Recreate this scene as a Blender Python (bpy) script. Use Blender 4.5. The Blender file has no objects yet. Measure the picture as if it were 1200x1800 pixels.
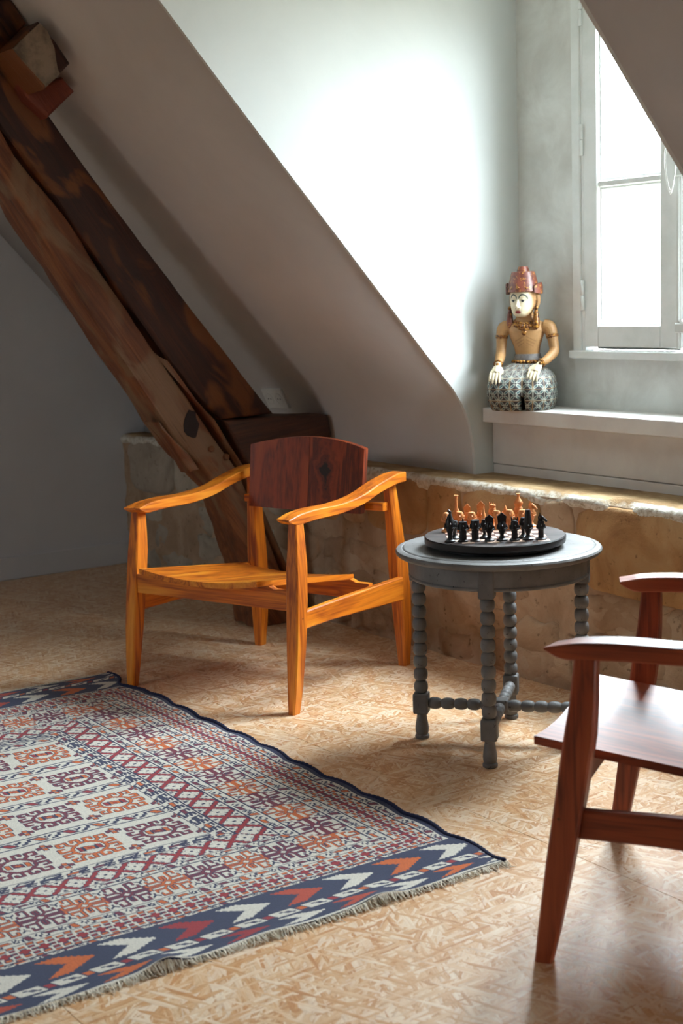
import bpy, bmesh, math, random
import numpy as np
from mathutils import Vector, Matrix, noise as mnoise

SC = bpy.context.scene
COL = SC.collection
PI = math.pi

# ------------------------------------------------------------------ camera, sky, exposure
def make_camera():
    f, pitch, roll, yaw, H = 2552.97, .150249, -.033732, .601084, 1.25
    fw = Vector((-math.cos(yaw)*math.cos(pitch), math.sin(yaw)*math.cos(pitch), -math.sin(pitch)))
    r0 = fw.cross(Vector((0, 0, 1))).normalized()
    u0 = r0.cross(fw)
    c, s = math.cos(roll), math.sin(roll)
    r = c*r0 + s*u0
    u = -s*r0 + c*u0
    cam = bpy.data.cameras.new('camera')
    cam.sensor_fit = 'VERTICAL'
    cam.sensor_height = 36.0
    cam.lens = 36.0*f/1800.0
    cam.clip_start = .05
    cam.dof.use_dof = True
    cam.dof.focus_distance = 4.0
    cam.dof.aperture_fstop = 5.0
    o = bpy.data.objects.new('camera', cam)
    m = Matrix((r, u, -fw)).transposed().to_4x4()
    m.translation = Vector((0, 0, H))
    o.matrix_world = m
    COL.objects.link(o)
    SC.camera = o
make_camera()

SC.view_settings.view_transform = 'Standard'
SC.view_settings.look = 'None'
SC.view_settings.exposure = 0.0
SC.view_settings.gamma = 1.0
SC.view_settings.use_curve_mapping = False

SKY = 120.0
def make_world():
    w = bpy.data.worlds.new('overcast_sky')
    SC.world = w
    w.use_nodes = True
    nt = w.node_tree
    nt.nodes.clear()
    out = nt.nodes.new('ShaderNodeOutputWorld')
    bg = nt.nodes.new('ShaderNodeBackground')
    tc = nt.nodes.new('ShaderNodeTexCoord')
    sp = nt.nodes.new('ShaderNodeSeparateXYZ')
    rp = nt.nodes.new('ShaderNodeValToRGB')
    nt.links.new(tc.outputs['Generated'], sp.inputs[0])
    mr = nt.nodes.new('ShaderNodeMapRange')
    mr.inputs[1].default_value = -1
    mr.inputs[2].default_value = 1
    nt.links.new(sp.outputs['Z'], mr.inputs[0])
    nt.links.new(mr.outputs[0], rp.inputs[0])
    e = rp.color_ramp.elements
    # overcast sky: three times brighter overhead than at the horizon; dull ground and roofs below it
    e.new(.5)
    e[0].position = .485; e[0].color = (.085, .085, .075, 1)
    e[1].position = .505; e[1].color = (.28, .312, .338, 1)
    e[2].position = 1.0; e[2].color = (.83, .92, 1.0, 1)
    nt.links.new(rp.outputs[0], bg.inputs[0])
    bg.inputs[1].default_value = SKY
    nt.links.new(bg.outputs[0], out.inputs[0])
make_world()

def portal(name, center, size, normal):
    l = bpy.data.lights.new(name, 'AREA')
    l.shape = 'RECTANGLE'
    l.size, l.size_y = size
    l.cycles.is_portal = True
    o = bpy.data.objects.new(name, l)
    z = -Vector(normal).normalized()
    up = Vector((0, 0, 1))
    x = up.cross(z).normalized()
    y = z.cross(x)
    m = Matrix((x, y, z)).transposed().to_4x4()
    m.translation = Vector(center)
    o.matrix_world = m
    COL.objects.link(o)
portal('window_light_portal', (-3.06, 3.43, 1.635), (.90, 1.24), (0, -1, 0))
portal('roof_window_light_portal', (-3.95, -1.32-1.98*.5-.752*.1, 2.9-2.26*.5+.659*.1), (.66, .70), (0, .752, -.659))

# ------------------------------------------------------------------ node helpers
def s2l(c):
    return tuple((x/12.92 if x <= .04045 else ((x+.055)/1.055)**2.4) for x in c)
def rgb(r, g, b):
    return s2l((r/255., g/255., b/255.)) + (1.0,)

class NT:
    def __init__(self, name):
        self.m = bpy.data.materials.new(name)
        self.m.use_nodes = True
        self.t = self.m.node_tree
        self.t.nodes.clear()
        self.out = self.n('ShaderNodeOutputMaterial')
        self.b = self.n('ShaderNodeBsdfPrincipled')
        self.l(self.b.outputs[0], self.out.inputs[0])
    def n(self, typ, **kw):
        x = self.t.nodes.new(typ)
        for k, v in kw.items():
            setattr(x, k, v)
        return x
    def l(self, a, b):
        self.t.links.new(a, b)
    def coord(self, scale=(1, 1, 1), rot=(0, 0, 0), loc=(0, 0, 0), kind='Object'):
        tc = self.n('ShaderNodeTexCoord')
        mp = self.n('ShaderNodeMapping')
        mp.inputs['Scale'].default_value = scale
        mp.inputs['Rotation'].default_value = rot
        mp.inputs['Location'].default_value = loc
        self.l(tc.outputs[kind], mp.inputs[0])
        return mp.outputs[0]
    def noise(self, vec, scale=5, detail=4, rough=.55, dist=0.0):
        x = self.n('ShaderNodeTexNoise')
        x.inputs['Scale'].default_value = scale
        x.inputs['Detail'].default_value = detail
        x.inputs['Roughness'].default_value = rough
        x.inputs['Distortion'].default_value = dist
        if vec is not None:
            self.l(vec, x.inputs['Vector'])
        return x.outputs[0]
    def voro(self, vec, scale=5, feature='F1', rnd=1.0):
        x = self.n('ShaderNodeTexVoronoi', feature=feature)
        x.inputs['Scale'].default_value = scale
        x.inputs['Randomness'].default_value = rnd
        self.l(vec, x.inputs['Vector'])
        return x
    def ramp(self, fac, stops, interp='LINEAR'):
        x = self.n('ShaderNodeValToRGB')
        x.color_ramp.interpolation = interp
        e = x.color_ramp.elements
        while len(e) < len(stops):
            e.new(.5)
        for i, (p, c) in enumerate(stops):
            e[i].position = p
            e[i].color = c
        self.l(fac, x.inputs[0])
        return x.outputs[0]
    def mix(self, fac, a, b, mode='MIX'):
        x = self.n('ShaderNodeMix', data_type='RGBA', blend_type=mode)
        for sock, v in ((x.inputs[0], fac), (x.inputs[6], a), (x.inputs[7], b)):
            if hasattr(v, 'links') or hasattr(v, 'is_linked'):
                self.l(v, sock)
            else:
                sock.default_value = v
        return x.outputs[2]
    def math(self, op, a, b=None, clamp=False):
        x = self.n('ShaderNodeMath', operation=op, use_clamp=clamp)
        for i, v in enumerate((a, b)):
            if v is None:
                continue
            if hasattr(v, 'is_linked'):
                self.l(v, x.inputs[i])
            else:
                x.inputs[i].default_value = v
        return x.outputs[0]
    def bump(self, h, strength=.3, dist=.01):
        x = self.n('ShaderNodeBump')
        x.inputs['Strength'].default_value = strength
        x.inputs['Distance'].default_value = dist
        self.l(h, x.inputs['Height'])
        self.l(x.outputs[0], self.b.inputs['Normal'])
    def base(self, c):
        if hasattr(c, 'is_linked'):
            self.l(c, self.b.inputs['Base Color'])
        else:
            self.b.inputs['Base Color'].default_value = c
    def rough(self, v):
        if hasattr(v, 'is_linked'):
            self.l(v, self.b.inputs['Roughness'])
        else:
            self.b.inputs['Roughness'].default_value = v
    def rnd(self):
        return self.n('ShaderNodeObjectInfo').outputs['Random']

def m_plaster(name, c, c2, rough=.85, scale=2.2, bump=.15):
    k = NT(name)
    v = k.coord()
    n = k.noise(v, scale, 6, .6, .4)
    n2 = k.noise(v, 45, 3)
    col = k.ramp(n, [(.36, c2), (.62, c)])
    k.base(col)
    k.rough(rough)
    k.bump(k.math('ADD', k.math('MULTIPLY', n, .6), k.math('MULTIPLY', n2, .15)), bump, .01)
    return k.m

def m_plain(name, c, rough=.5, metal=0.0, bump=0, c2=None, scale=30):
    k = NT(name)
    if c2:
        n = k.noise(k.coord(), scale, 5, .6)
        k.base(k.ramp(n, [(.38, c2), (.6, c)]))
        if bump:
            k.bump(n, bump, .004)
    else:
        k.base(c)
    k.rough(rough)
    k.b.inputs['Metallic'].default_value = metal
    return k.m

def m_wood(name, dark, mid, light, axis=0, rough=.42, coat=.06, ring=4.0, bump=.08, knot=None):
    """grain running along the object's own axis"""
    k = NT(name)
    sc = [9.0, 9.0, 9.0]
    sc[axis] = .9
    rnd = k.rnd()
    tc = k.n('ShaderNodeTexCoord')
    add = k.n('ShaderNodeVectorMath', operation='ADD')
    cmb = k.n('ShaderNodeCombineXYZ')
    for i in range(3):
        k.l(k.math('MULTIPLY', rnd, 3.0 + 2*i), cmb.inputs[i])
    k.l(tc.outputs['Object'], add.inputs[0])
    k.l(cmb.outputs[0], add.inputs[1])
    mp = k.n('ShaderNodeMapping')
    mp.inputs['Scale'].default_value = sc
    k.l(add.outputs[0], mp.inputs[0])
    n1 = k.noise(mp.outputs[0], 1.6, 3, .5, .6)
    rings = k.math('FRACT', k.math('MULTIPLY', n1, ring))
    rings = k.math('PINGPONG', k.math('MULTIPLY', rings, 1.0), .5)
    sc2 = [170.0]*3
    sc2[axis] = 5.0
    mp2 = k.n('ShaderNodeMapping')
    mp2.inputs['Scale'].default_value = sc2
    k.l(tc.outputs['Object'], mp2.inputs[0])
    fine = k.noise(mp2.outputs[0], 1.0, 2, .5)
    f = k.math('ADD', k.math('MULTIPLY', rings, .62), k.math('MULTIPLY', k.math('SUBTRACT', fine, .5), .45))
    f = k.math('ADD', f, k.math('MULTIPLY', k.math('SUBTRACT', n1, .5), .9))
    f = k.math('ADD', f, .06)
    col = k.ramp(f, [(-.0, dark), (.2, mid), (.5, light)])
    if knot:
        (kx, ky, kz) = knot
        mp3 = k.n('ShaderNodeMapping')
        mp3.inputs['Location'].default_value = (-kx*14, -ky*14, -kz*14)
        mp3.inputs['Scale'].default_value = (14, 14, 14)
        k.l(tc.outputs['Object'], mp3.inputs[0])
        wob = k.noise(mp3.outputs[0], .9, 4, .6)
        ln = k.n('ShaderNodeVectorMath', operation='LENGTH')
        sx = k.n('ShaderNodeMapping')
        sx.inputs['Scale'].default_value = (1.15, .05, .48)
        k.l(mp3.outputs[0], sx.inputs[0])
        k.l(sx.outputs[0], ln.inputs[0])
        dd = k.math('ADD', ln.outputs['Value'], k.math('MULTIPLY', k.math('SUBTRACT', wob, .5), 1.7))
        ringk = k.math('PINGPONG', k.math('MULTIPLY', dd, 2.6), .5)
        kc = k.ramp(ringk, [(.0, dark), (.5, mid)])
        kc = k.mix(k.ramp(dd, [(.22, (1, 1, 1, 1)), (.34, (0, 0, 0, 1))]), kc, (.006, .003, .002, 1))
        col = k.mix(k.ramp(dd, [(.5, (1, 1, 1, 1)), (1.35, (0, 0, 0, 1))]), col, kc)
    k.base(col)
    k.rough(rough)
    k.b.inputs['Coat Weight'].default_value = coat
    k.b.inputs['Coat Roughness'].default_value = .22
    k.bump(f, bump, .003)
    return k.m

def m_osb():
    k = NT('strand_board')
    v0 = k.coord()
    warp = k.n('ShaderNodeTexNoise')
    warp.inputs['Scale'].default_value = 3.5
    warp.inputs['Detail'].default_value = 3
    k.l(v0, warp.inputs['Vector'])
    sub = k.n('ShaderNodeVectorMath', operation='SUBTRACT')
    k.l(warp.outputs[1], sub.inputs[0])
    sub.inputs[1].default_value = (.5, .5, .5)
    scl = k.n('ShaderNodeVectorMath', operation='SCALE')
    k.l(sub.outputs[0], scl.inputs[0])
    scl.inputs['Scale'].default_value = .022
    addv = k.n('ShaderNodeVectorMath', operation='ADD')
    k.l(v0, addv.inputs[0])
    k.l(scl.outputs[0], addv.inputs[1])
    layers = []
    for i, (ang, sx, sy) in enumerate(((.9, 15, 120), (.35, 13, 112), (1.5, 15, 126), (-.4, 16, 110))):
        r = k.n('ShaderNodeMapping')
        r.inputs['Rotation'].default_value = (0, 0, ang)
        r.inputs['Location'].default_value = (i*3.1, i*1.7, 0)
        k.l(addv.outputs[0], r.inputs[0])
        mp = k.n('ShaderNodeMapping')
        mp.inputs['Scale'].default_value = (sx, sy, 1)
        k.l(r.outputs[0], mp.inputs[0])
        vo = k.voro(mp.outputs[0], 1.0)
        sep = k.n('ShaderNodeSeparateColor')
        k.l(vo.outputs['Color'], sep.inputs[0])
        mp2 = k.n('ShaderNodeMapping')
        mp2.inputs['Scale'].default_value = (9, 330, 1)
        k.l(r.outputs[0], mp2.inputs[0])
        fine = k.noise(mp2.outputs[0], 1.0, 2)
        tone = k.math('ADD', k.math('MULTIPLY', sep.outputs[0], .62), k.math('MULTIPLY', fine, .55))
        layers.append((tone, sep.outputs[1], vo.outputs['Distance']))
    tone, pick, dist = layers[0]
    for j in (1, 2, 3):
        t2, p2, d2 = layers[j]
        sel = k.math('GREATER_THAN', p2, (.52, .6, .76)[j-1])
        a = k.n('ShaderNodeMix', data_type='FLOAT')
        k.l(sel, a.inputs[0]); k.l(tone, a.inputs[2]); k.l(t2, a.inputs[3])
        b = k.n('ShaderNodeMix', data_type='FLOAT')
        k.l(sel, b.inputs[0]); k.l(dist, b.inputs[2]); k.l(d2, b.inputs[3])
        tone, dist = a.outputs[0], b.outputs[0]
    col = k.ramp(tone, [(.24, rgb(186, 120, 70)), (.40, rgb(214, 166, 118)), (.60, rgb(232, 202, 164)), (.84, rgb(248, 236, 216))])
    edge = k.ramp(dist, [(.62, (0, 0, 0, 1)), (.95, (1, 1, 1, 1))])
    col = k.mix(k.math('MULTIPLY', edge, .38), col, rgb(150, 92, 48), 'MIX')
    # softer streaks and pale patches blur the flakes into each other
    for (ang, sc, w_) in ((.95, (3.2, 30, 1), .24), (.3, (4.5, 38, 1), .16)):
        r = k.n('ShaderNodeMapping')
        r.inputs['Rotation'].default_value = (0, 0, ang)
        k.l(addv.outputs[0], r.inputs[0])
        mp = k.n('ShaderNodeMapping')
        mp.inputs['Scale'].default_value = sc
        k.l(r.outputs[0], mp.inputs[0])
        nz = k.noise(mp.outputs[0], 1.0, 5, .62, .5)
        sc_ = k.ramp(nz, [(.30, rgb(192, 124, 70)), (.44, rgb(218, 168, 114)), (.58, rgb(232, 198, 156)), (.72, rgb(240, 220, 190))])
        col = k.mix(w_, col, sc_)
    big = k.noise(v0, 1.1, 3)
    col = k.mix(k.math('MULTIPLY', big, .22), col, rgb(210, 156, 108), 'MULTIPLY')
    k.base(col)
    k.rough(k.ramp(tone, [(.0, (.34,)*3 + (1,)), (1, (.46,)*3 + (1,))]))
    k.bump(k.math('ADD', tone, k.math('MULTIPLY', dist, -.6)), .22, .003)
    return k.m

def m_stone(name, c1, c2, c3):
    k = NT(name)
    v = k.coord(kind='Object')
    rnd = k.rnd()
    add = k.n('ShaderNodeVectorMath', operation='ADD')
    k.l(v, add.inputs[0])
    cmb = k.n('ShaderNodeCombineXYZ')
    k.l(k.math('MULTIPLY', rnd, 20.0), cmb.inputs[0])
    k.l(cmb.outputs[0], add.inputs[1])
    n = k.noise(add.outputs[0], 5, 8, .62, .6)
    n2 = k.noise(add.outputs[0], 40, 4, .6)
    n3 = k.noise(add.outputs[0], 1.6, 2)
    col = k.ramp(n, [(.3, c1), (.5, c2), (.7, c3)])
    tint = k.ramp(rnd, [(0, rgb(196, 176, 160)), (.5, rgb(236, 226, 214)), (1, rgb(255, 250, 240))])
    col = k.mix(.55, col, tint, 'MULTIPLY')
    pits = k.ramp(n2, [(.30, (1, 1, 1, 1)), (.37, (0, 0, 0, 1))])
    col = k.mix(k.math('MULTIPLY', pits, .55), col, rgb(88, 62, 42))
    k.base(col)
    k.rough(.9)
    k.bump(k.math('ADD', k.math('ADD', n, k.math('MULTIPLY', n2, .4)), n3), .55, .02)
    return k.m

def m_attr(name, attr='Col', rough=.6, coat=0.0, bumpscale=0, bstr=.2):
    k = NT(name)
    a = k.n('ShaderNodeAttribute')
    a.attribute_name = attr
    c = a.outputs['Color']
    n = k.noise(k.coord(), bumpscale or 60, 4, .6)
    c = k.mix(.35, c, k.ramp(n, [(.3, (.62, .6, .58, 1)), (.62, (1, 1, 1, 1))]), 'MULTIPLY')
    k.base(c)
    k.rough(rough)
    k.b.inputs['Coat Weight'].default_value = coat
    if bstr:
        k.bump(n, bstr, .003)
    return k.m

def m_glass():
    k = NT('window_glass')
    k.t.nodes.remove(k.b)
    g = k.n('ShaderNodeBsdfGlossy')
    g.inputs['Roughness'].default_value = .02
    t = k.n('ShaderNodeBsdfTransparent')
    t.inputs[0].default_value = (.97, .985, .98, 1)
    fr = k.n('ShaderNodeFresnel')
    fr.inputs[0].default_value = 1.45
    mx = k.n('ShaderNodeMixShader')
    ge = k.n('ShaderNodeNewGeometry')
    k.l(k.math('MULTIPLY', fr.outputs[0], k.math('SUBTRACT', 1.0, ge.outputs['Backfacing'])), mx.inputs[0])
    k.l(t.outputs[0], mx.inputs[1])
    k.l(g.outputs[0], mx.inputs[2])
    k.l(mx.outputs[0], k.out.inputs[0])
    return k.m

def m_timber(name, dark, mid, light, patch, axis_dir=(.566, -.824)):
    """old oak with long grain along the timber (in its own YZ plane), stains and pale worn patches"""
    k = NT(name)
    ang = math.atan2(axis_dir[1], axis_dir[0])
    v = k.coord(rot=(-ang, 0, 0))
    mp = k.n('ShaderNodeMapping')
    mp.inputs['Scale'].default_value = (14, 1.6, 20)
    k.l(v, mp.inputs[0])
    g = k.noise(mp.outputs[0], 1.4, 6, .65, .4)
    mp2 = k.n('ShaderNodeMapping')
    mp2.inputs['Scale'].default_value = (90, 3, 130)
    k.l(v, mp2.inputs[0])
    fine = k.noise(mp2.outputs[0], 1, 3, .6)
    mp3 = k.n('ShaderNodeMapping')
    mp3.inputs['Scale'].default_value = (4, 2.2, 5.5)
    k.l(v, mp3.inputs[0])
    st = k.noise(mp3.outputs[0], 1.5, 3, .5, .8)
    f = k.math('ADD', k.math('MULTIPLY', g, .8), k.math('MULTIPLY', fine, .3))
    col = k.ramp(f, [(.32, dark), (.55, mid), (.78, light)])
    col = k.mix(k.ramp(st, [(.5, (0, 0, 0, 1)), (.6, (.8, .8, .8, 1))]), col, patch)
    crack = k.ramp(fine, [(.26, (1, 1, 1, 1)), (.33, (0, 0, 0, 1))])
    col = k.mix(k.math('MULTIPLY', crack, .6), col, rgb(26, 14, 8))
    k.base(col)
    k.rough(.62)
    k.bump(f, .5, .012)
    return k.m

# ------------------------------------------------------------------ materials
M = {}
M['slope'] = m_plaster('slope_plaster', rgb(200, 195, 192), rgb(193, 188, 185))
M['white'] = m_plaster('white_plaster', rgb(212, 215, 212), rgb(205, 208, 205))
M['aged'] = m_plaster('aged_plaster', rgb(230, 232, 228), rgb(204, 203, 197), scale=4.5, bump=.2)
M['gable'] = m_plaster('gable_paint', rgb(214, 218, 224), rgb(208, 212, 218))
M['paint'] = m_plain('white_paint', rgb(238, 241, 239), .4, c2=rgb(228, 232, 229), scale=9)
M['board'] = m_plain('painted_board', rgb(222, 219, 214), .5, c2=rgb(212, 207, 202), scale=6)
M['osb'] = m_osb()
M['lining'] = m_plain('grey_lining', rgb(112, 112, 114), .7, c2=rgb(98, 98, 100), scale=4)
M['gap'] = m_plain('dark_gap', rgb(40, 26, 16), .9)
M['ochre'] = m_stone('ochre_stone', rgb(160, 118, 80), rgb(194, 156, 110), rgb(208, 178, 136))
M['rubble'] = m_stone('rubble_stone', rgb(158, 130, 106), rgb(184, 158, 132), rgb(202, 182, 158))
M['pale'] = m_stone('pale_stone', rgb(150, 142, 130), rgb(186, 178, 164), rgb(206, 200, 188))
M['mortar'] = m_stone('earth_mortar', rgb(164, 138, 114), rgb(186, 162, 138), rgb(202, 184, 162))
def m_ledge():
    k = NT('lime_cap')
    v = k.coord()
    sp = k.n('ShaderNodeSeparateXYZ')
    k.l(v, sp.inputs[0])
    n = k.noise(v, 9, 6, .65, .4)
    n2 = k.noise(v, 60, 4, .65)
    top = k.ramp(n, [(.32, rgb(128, 98, 64)), (.5, rgb(162, 130, 90)), (.68, rgb(190, 162, 122))])
    lip = k.ramp(n2, [(.32, rgb(168, 150, 122)), (.5, rgb(222, 216, 202)), (.7, rgb(236, 233, 226))])
    y = k.math('ADD', sp.outputs['Y'], k.math('MULTIPLY', k.math('SUBTRACT', n, .5), .09))
    k.base(k.mix(k.ramp(k.math('SUBTRACT', y, 2.55), [(.490, (0, 0, 0, 1)), (.512, (1, 1, 1, 1))]), lip, top))
    k.rough(.92)
    k.bump(k.math('ADD', n, k.math('MULTIPLY', n2, .6)), .6, .012)
    return k.m
M['lime'] = m_ledge()
M['teak'] = m_wood('teak', rgb(152, 68, 16), rgb(213, 117, 24), rgb(234, 150, 44), axis=0)
M['teak_y'] = m_wood('teak_depth_grain', rgb(152, 68, 16), rgb(213, 117, 24), rgb(234, 150, 44), axis=1)
M['teak_z'] = m_wood('teak_upright_grain', rgb(152, 68, 16), rgb(213, 117, 24), rgb(234, 150, 44), axis=2)
M['teak_back'] = m_wood('teak_back_plank', rgb(96, 36, 12), rgb(134, 55, 20), rgb(150, 68, 26), axis=2, ring=4, coat=0.0, rough=.5)
M['teak_knot'] = m_wood('teak_knotted_plank', rgb(80, 29, 10), rgb(126, 50, 18), rgb(144, 64, 24), axis=2, ring=5, coat=0.0, rough=.5, knot=(.070, .575, .648))
R1, R2, R3 = rgb(104, 40, 20), rgb(150, 66, 34), rgb(172, 84, 46)
M['red'] = m_wood('red_teak', R1, R2, R3, axis=0, rough=.46, coat=.04)
M['red_y'] = m_wood('red_teak_depth_grain', R1, R2, R3, axis=1, rough=.46, coat=.04)
M['red_z'] = m_wood('red_teak_upright_grain', R1, R2, R3, axis=2, rough=.46, coat=.04)
def m_distressed():
    k = NT('grey_chalk_paint')
    v = k.coord()
    n = k.noise(v, 14, 4)
    col = k.ramp(n, [(.36, rgb(100, 99, 98)), (.62, rgb(118, 117, 116))])
    sp = k.noise(v, 85, 3, .7)
    col = k.mix(k.ramp(sp, [(.655, (0, 0, 0, 1)), (.68, (.9, .9, .9, 1))]), col, rgb(52, 44, 40))
    k.base(col)
    k.rough(.55)
    k.bump(sp, .08, .002)
    return k.m
M['grey'] = m_distressed()
M['ebony'] = m_plain('black_wood', rgb(26, 25, 28), .42, c2=rgb(20, 19, 21), scale=40)
M['ebony_top'] = m_wood('ebonised_board_top', rgb(40, 34, 34), rgb(62, 55, 54), rgb(84, 76, 74), axis=0, rough=.45, coat=.1)
M['sq_light'] = m_plain('maple_inlay', rgb(214, 180, 160), .45, c2=rgb(200, 164, 142))
M['sq_dark'] = m_plain('walnut_inlay', rgb(74, 50, 44), .45, c2=rgb(60, 40, 36))
M['boxwood'] = m_plain('carved_boxwood', rgb(212, 140, 80), .5, c2=rgb(190, 116, 60), scale=60)
M['glass'] = m_glass()
M['metal'] = m_plain('painted_metal', rgb(222, 224, 220), .35)
M['iron'] = m_plain('dark_iron', rgb(70, 62, 58), .5, .6)
M['plastic'] = m_plain('white_plastic', rgb(222, 220, 214), .35)
M['hole'] = m_plain('socket_hole', rgb(30, 28, 28), .6)
M['oak'] = m_timber('old_oak_strut', rgb(64, 32, 16), rgb(112, 62, 32), rgb(150, 96, 54), rgb(128, 98, 70))
M['oak_dark'] = m_timber('old_oak_rafter', rgb(32, 15, 10), rgb(56, 27, 16), rgb(84, 42, 21), rgb(122, 70, 28))
M['oak_block'] = m_timber('old_oak_block', rgb(40, 22, 15), rgb(76, 44, 28), rgb(104, 62, 38), rgb(70, 42, 28), (1, .1))
M['oak_red'] = m_timber('red_oak_chock', rgb(84, 34, 20), rgb(116, 50, 28), rgb(134, 62, 34), rgb(110, 48, 28))
M['endgrain'] = m_plain('sawn_end_grain', rgb(150, 132, 112), .8, c2=rgb(100, 86, 72), scale=16, bump=.4)
M['cord'] = m_plain('white_cord', rgb(226, 228, 224), .5)

# ------------------------------------------------------------------ object helpers
def mesh_obj(name, bm, mat, parent=None, smooth=False, mats=None):
    me = bpy.data.meshes.new(name)
    bmesh.ops.recalc_face_normals(bm, faces=bm.faces[:])
    bm.to_mesh(me)
    bm.free()
    o = bpy.data.objects.new(name, me)
    COL.objects.link(o)
    for x in (mats or [mat]):
        me.materials.append(x)
    if smooth:
        me.polygons.foreach_set('use_smooth', [True]*len(me.polygons))
        if smooth == 'auto':
            try:
                me.set_sharp_from_angle(angle=math.radians(38))
            except Exception:
                pass
    if parent:
        o.parent = parent
    return o

def thing(name, label, cat, loc=(0, 0, 0), rotz=0, group=None):
    o = bpy.data.objects.new(name, None)
    o.empty_display_size = .1
    COL.objects.link(o)
    o.location = loc
    o.rotation_euler = (0, 0, rotz)
    tag(o, label, cat, group)
    return o

def tag(o, label=None, cat=None, group=None, kind=None):
    if label: o['label'] = label
    if cat: o['category'] = cat
    if group: o['group'] = group
    if kind: o['kind'] = kind
    return o

def box(bm, lo, hi, bevel=0.0, seg=1, mi=0):
    lo, hi = Vector(lo), Vector(hi)
    vs = [bm.verts.new((x, y, z)) for x in (lo.x, hi.x) for y in (lo.y, hi.y) for z in (lo.z, hi.z)]
    idx = ((0, 1, 3, 2), (4, 6, 7, 5), (0, 4, 5, 1), (2, 3, 7, 6), (0, 2, 6, 4), (1, 5, 7, 3))
    fs = [bm.faces.new([vs[i] for i in q]) for q in idx]
    for f in fs:
        f.material_index = mi
    if bevel:
        es = list({e for f in fs for e in f.edges})
        r = bmesh.ops.bevel(bm, geom=es, offset=bevel, segments=seg, affect='EDGES', profile=.5)
        for f in r['faces']:
            f.material_index = mi
    return vs

def bx(name, lo, hi, mat, parent=None, bevel=.002, seg=1):
    bm = bmesh.new()
    box(bm, lo, hi, bevel, seg)
    return mesh_obj(name, bm, mat, parent)

def loft(bm, rings, closed=True, caps=True):
    R = [[bm.verts.new(p) for p in r] for r in rings]
    n = len(R[0])
    for a, b in zip(R[:-1], R[1:]):
        for i in range(n if closed else n-1):
            j = (i+1) % n
            bm.faces.new((a[i], a[j], b[j], b[i]))
    if caps:
        bm.faces.new(R[0][::-1])
        bm.faces.new(R[-1])
    return R

def rect_ring(c, a, b, ch):
    """chamfered rectangle around c with half extents a and b (vectors)"""
    c, a, b = Vector(c), Vector(a), Vector(b)
    la, lb = a.length, b.length
    ua, ub = a/la, b/lb
    ch = min(ch, la*.45, lb*.45)
    pts = []
    for sa, sb in ((1, 1), (-1, 1), (-1, -1), (1, -1)):
        p = c + a*sa + b*sb
        q1 = p - ua*sa*ch
        q2 = p - ub*sb*ch
        pts += [q2, q1] if sa*sb > 0 else [q1, q2]
    return pts

def beam(bm, secs, ch=.004):
    loft(bm, [rect_ring(c, a, b, ch) for c, a, b in secs])

def lathe(bm, prof, seg=24, M4=None, cap=True):
    rings = []
    for r, z in prof:
        rings.append([Vector((r*math.cos(2*PI*i/seg), r*math.sin(2*PI*i/seg), z)) for i in range(seg)])
    if M4 is not None:
        rings = [[M4 @ p for p in r] for r in rings]
    loft(bm, rings, caps=cap)

def tube(bm, pts, rad, seg=8, caps=True):
    pts = [Vector(p) for p in pts]
    if not hasattr(rad, '__len__'):
        rad = [rad]*len(pts)
    rings = []
    prev = None
    for i, p in enumerate(pts):
        t = (pts[min(i+1, len(pts)-1)] - pts[max(i-1, 0)]).normalized()
        if prev is None:
            x = t.orthogonal().normalized()
        else:
            x = (prev - t*prev.dot(t)).normalized()
        prev = x
        y = t.cross(x)
        rr = rad[i]
        if not hasattr(rr, '__len__'):
            rr = (rr, rr)
        rings.append([p + x*rr[0]*math.cos(2*PI*j/seg) + y*rr[1]*math.sin(2*PI*j/seg) for j in range(seg)])
    loft(bm, rings, caps=caps)

def smoothpath(pts, n=6):
    """Catmull-Rom through points (tuples of any length)"""
    P = [np.array(p, float) for p in pts]
    P = [2*P[0]-P[1]] + P + [2*P[-1]-P[-2]]
    out = []
    for i in range(1, len(P)-2):
        for k in range(n):
            t = k/n
            out.append(.5*((2*P[i]) + (-P[i-1]+P[i+1])*t + (2*P[i-1]-5*P[i]+4*P[i+1]-P[i+2])*t*t + (-P[i-1]+3*P[i]-3*P[i+1]+P[i+2])*t**3))
    out.append(P[-2])
    return out

def poly_prism(bm, poly, x0, x1, bevel=0.0):
    """(y,z) polygon extruded from x0 to x1"""
    a = [bm.verts.new((x0, y, z)) for y, z in poly]
    b = [bm.verts.new((x1, y, z)) for y, z in poly]
    fs = [bm.faces.new(a[::-1]), bm.faces.new(b)]
    n = len(poly)
    for i in range(n):
        j = (i+1) % n
        fs.append(bm.faces.new((a[i], a[j], b[j], b[i])))
    bmesh.ops.recalc_face_normals(bm, faces=fs)
    if bevel:
        es = [e for f in fs[:2] for e in f.edges]
        bmesh.ops.bevel(bm, geom=es, offset=bevel, segments=2, affect='EDGES', profile=.6)
    return fs

def fbm(p, s, oct=3):
    v, a = 0.0, 1.0
    p = Vector(p)*s
    for _ in range(oct):
        v += a*mnoise.noise(p)
        p = p*2.03 + Vector((3.1, 1.7, 5.3))
        a *= .5
    return v

def recentre(o):
    """move the object's origin to the base of its own mesh (world placement unchanged)"""
    me = o.data
    n = len(me.vertices)
    co = np.empty(n*3)
    me.vertices.foreach_get('co', co)
    co = co.reshape(-1, 3)
    lo, hi = co.min(0), co.max(0)
    c = np.array([(lo[0]+hi[0])/2, (lo[1]+hi[1])/2, lo[2]])
    co -= c
    me.vertices.foreach_set('co', co.ravel())
    me.update()
    o.location = Vector(o.location) + Vector(c)
    return o

def struct(o):
    o['kind'] = 'structure'
    return o

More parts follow.
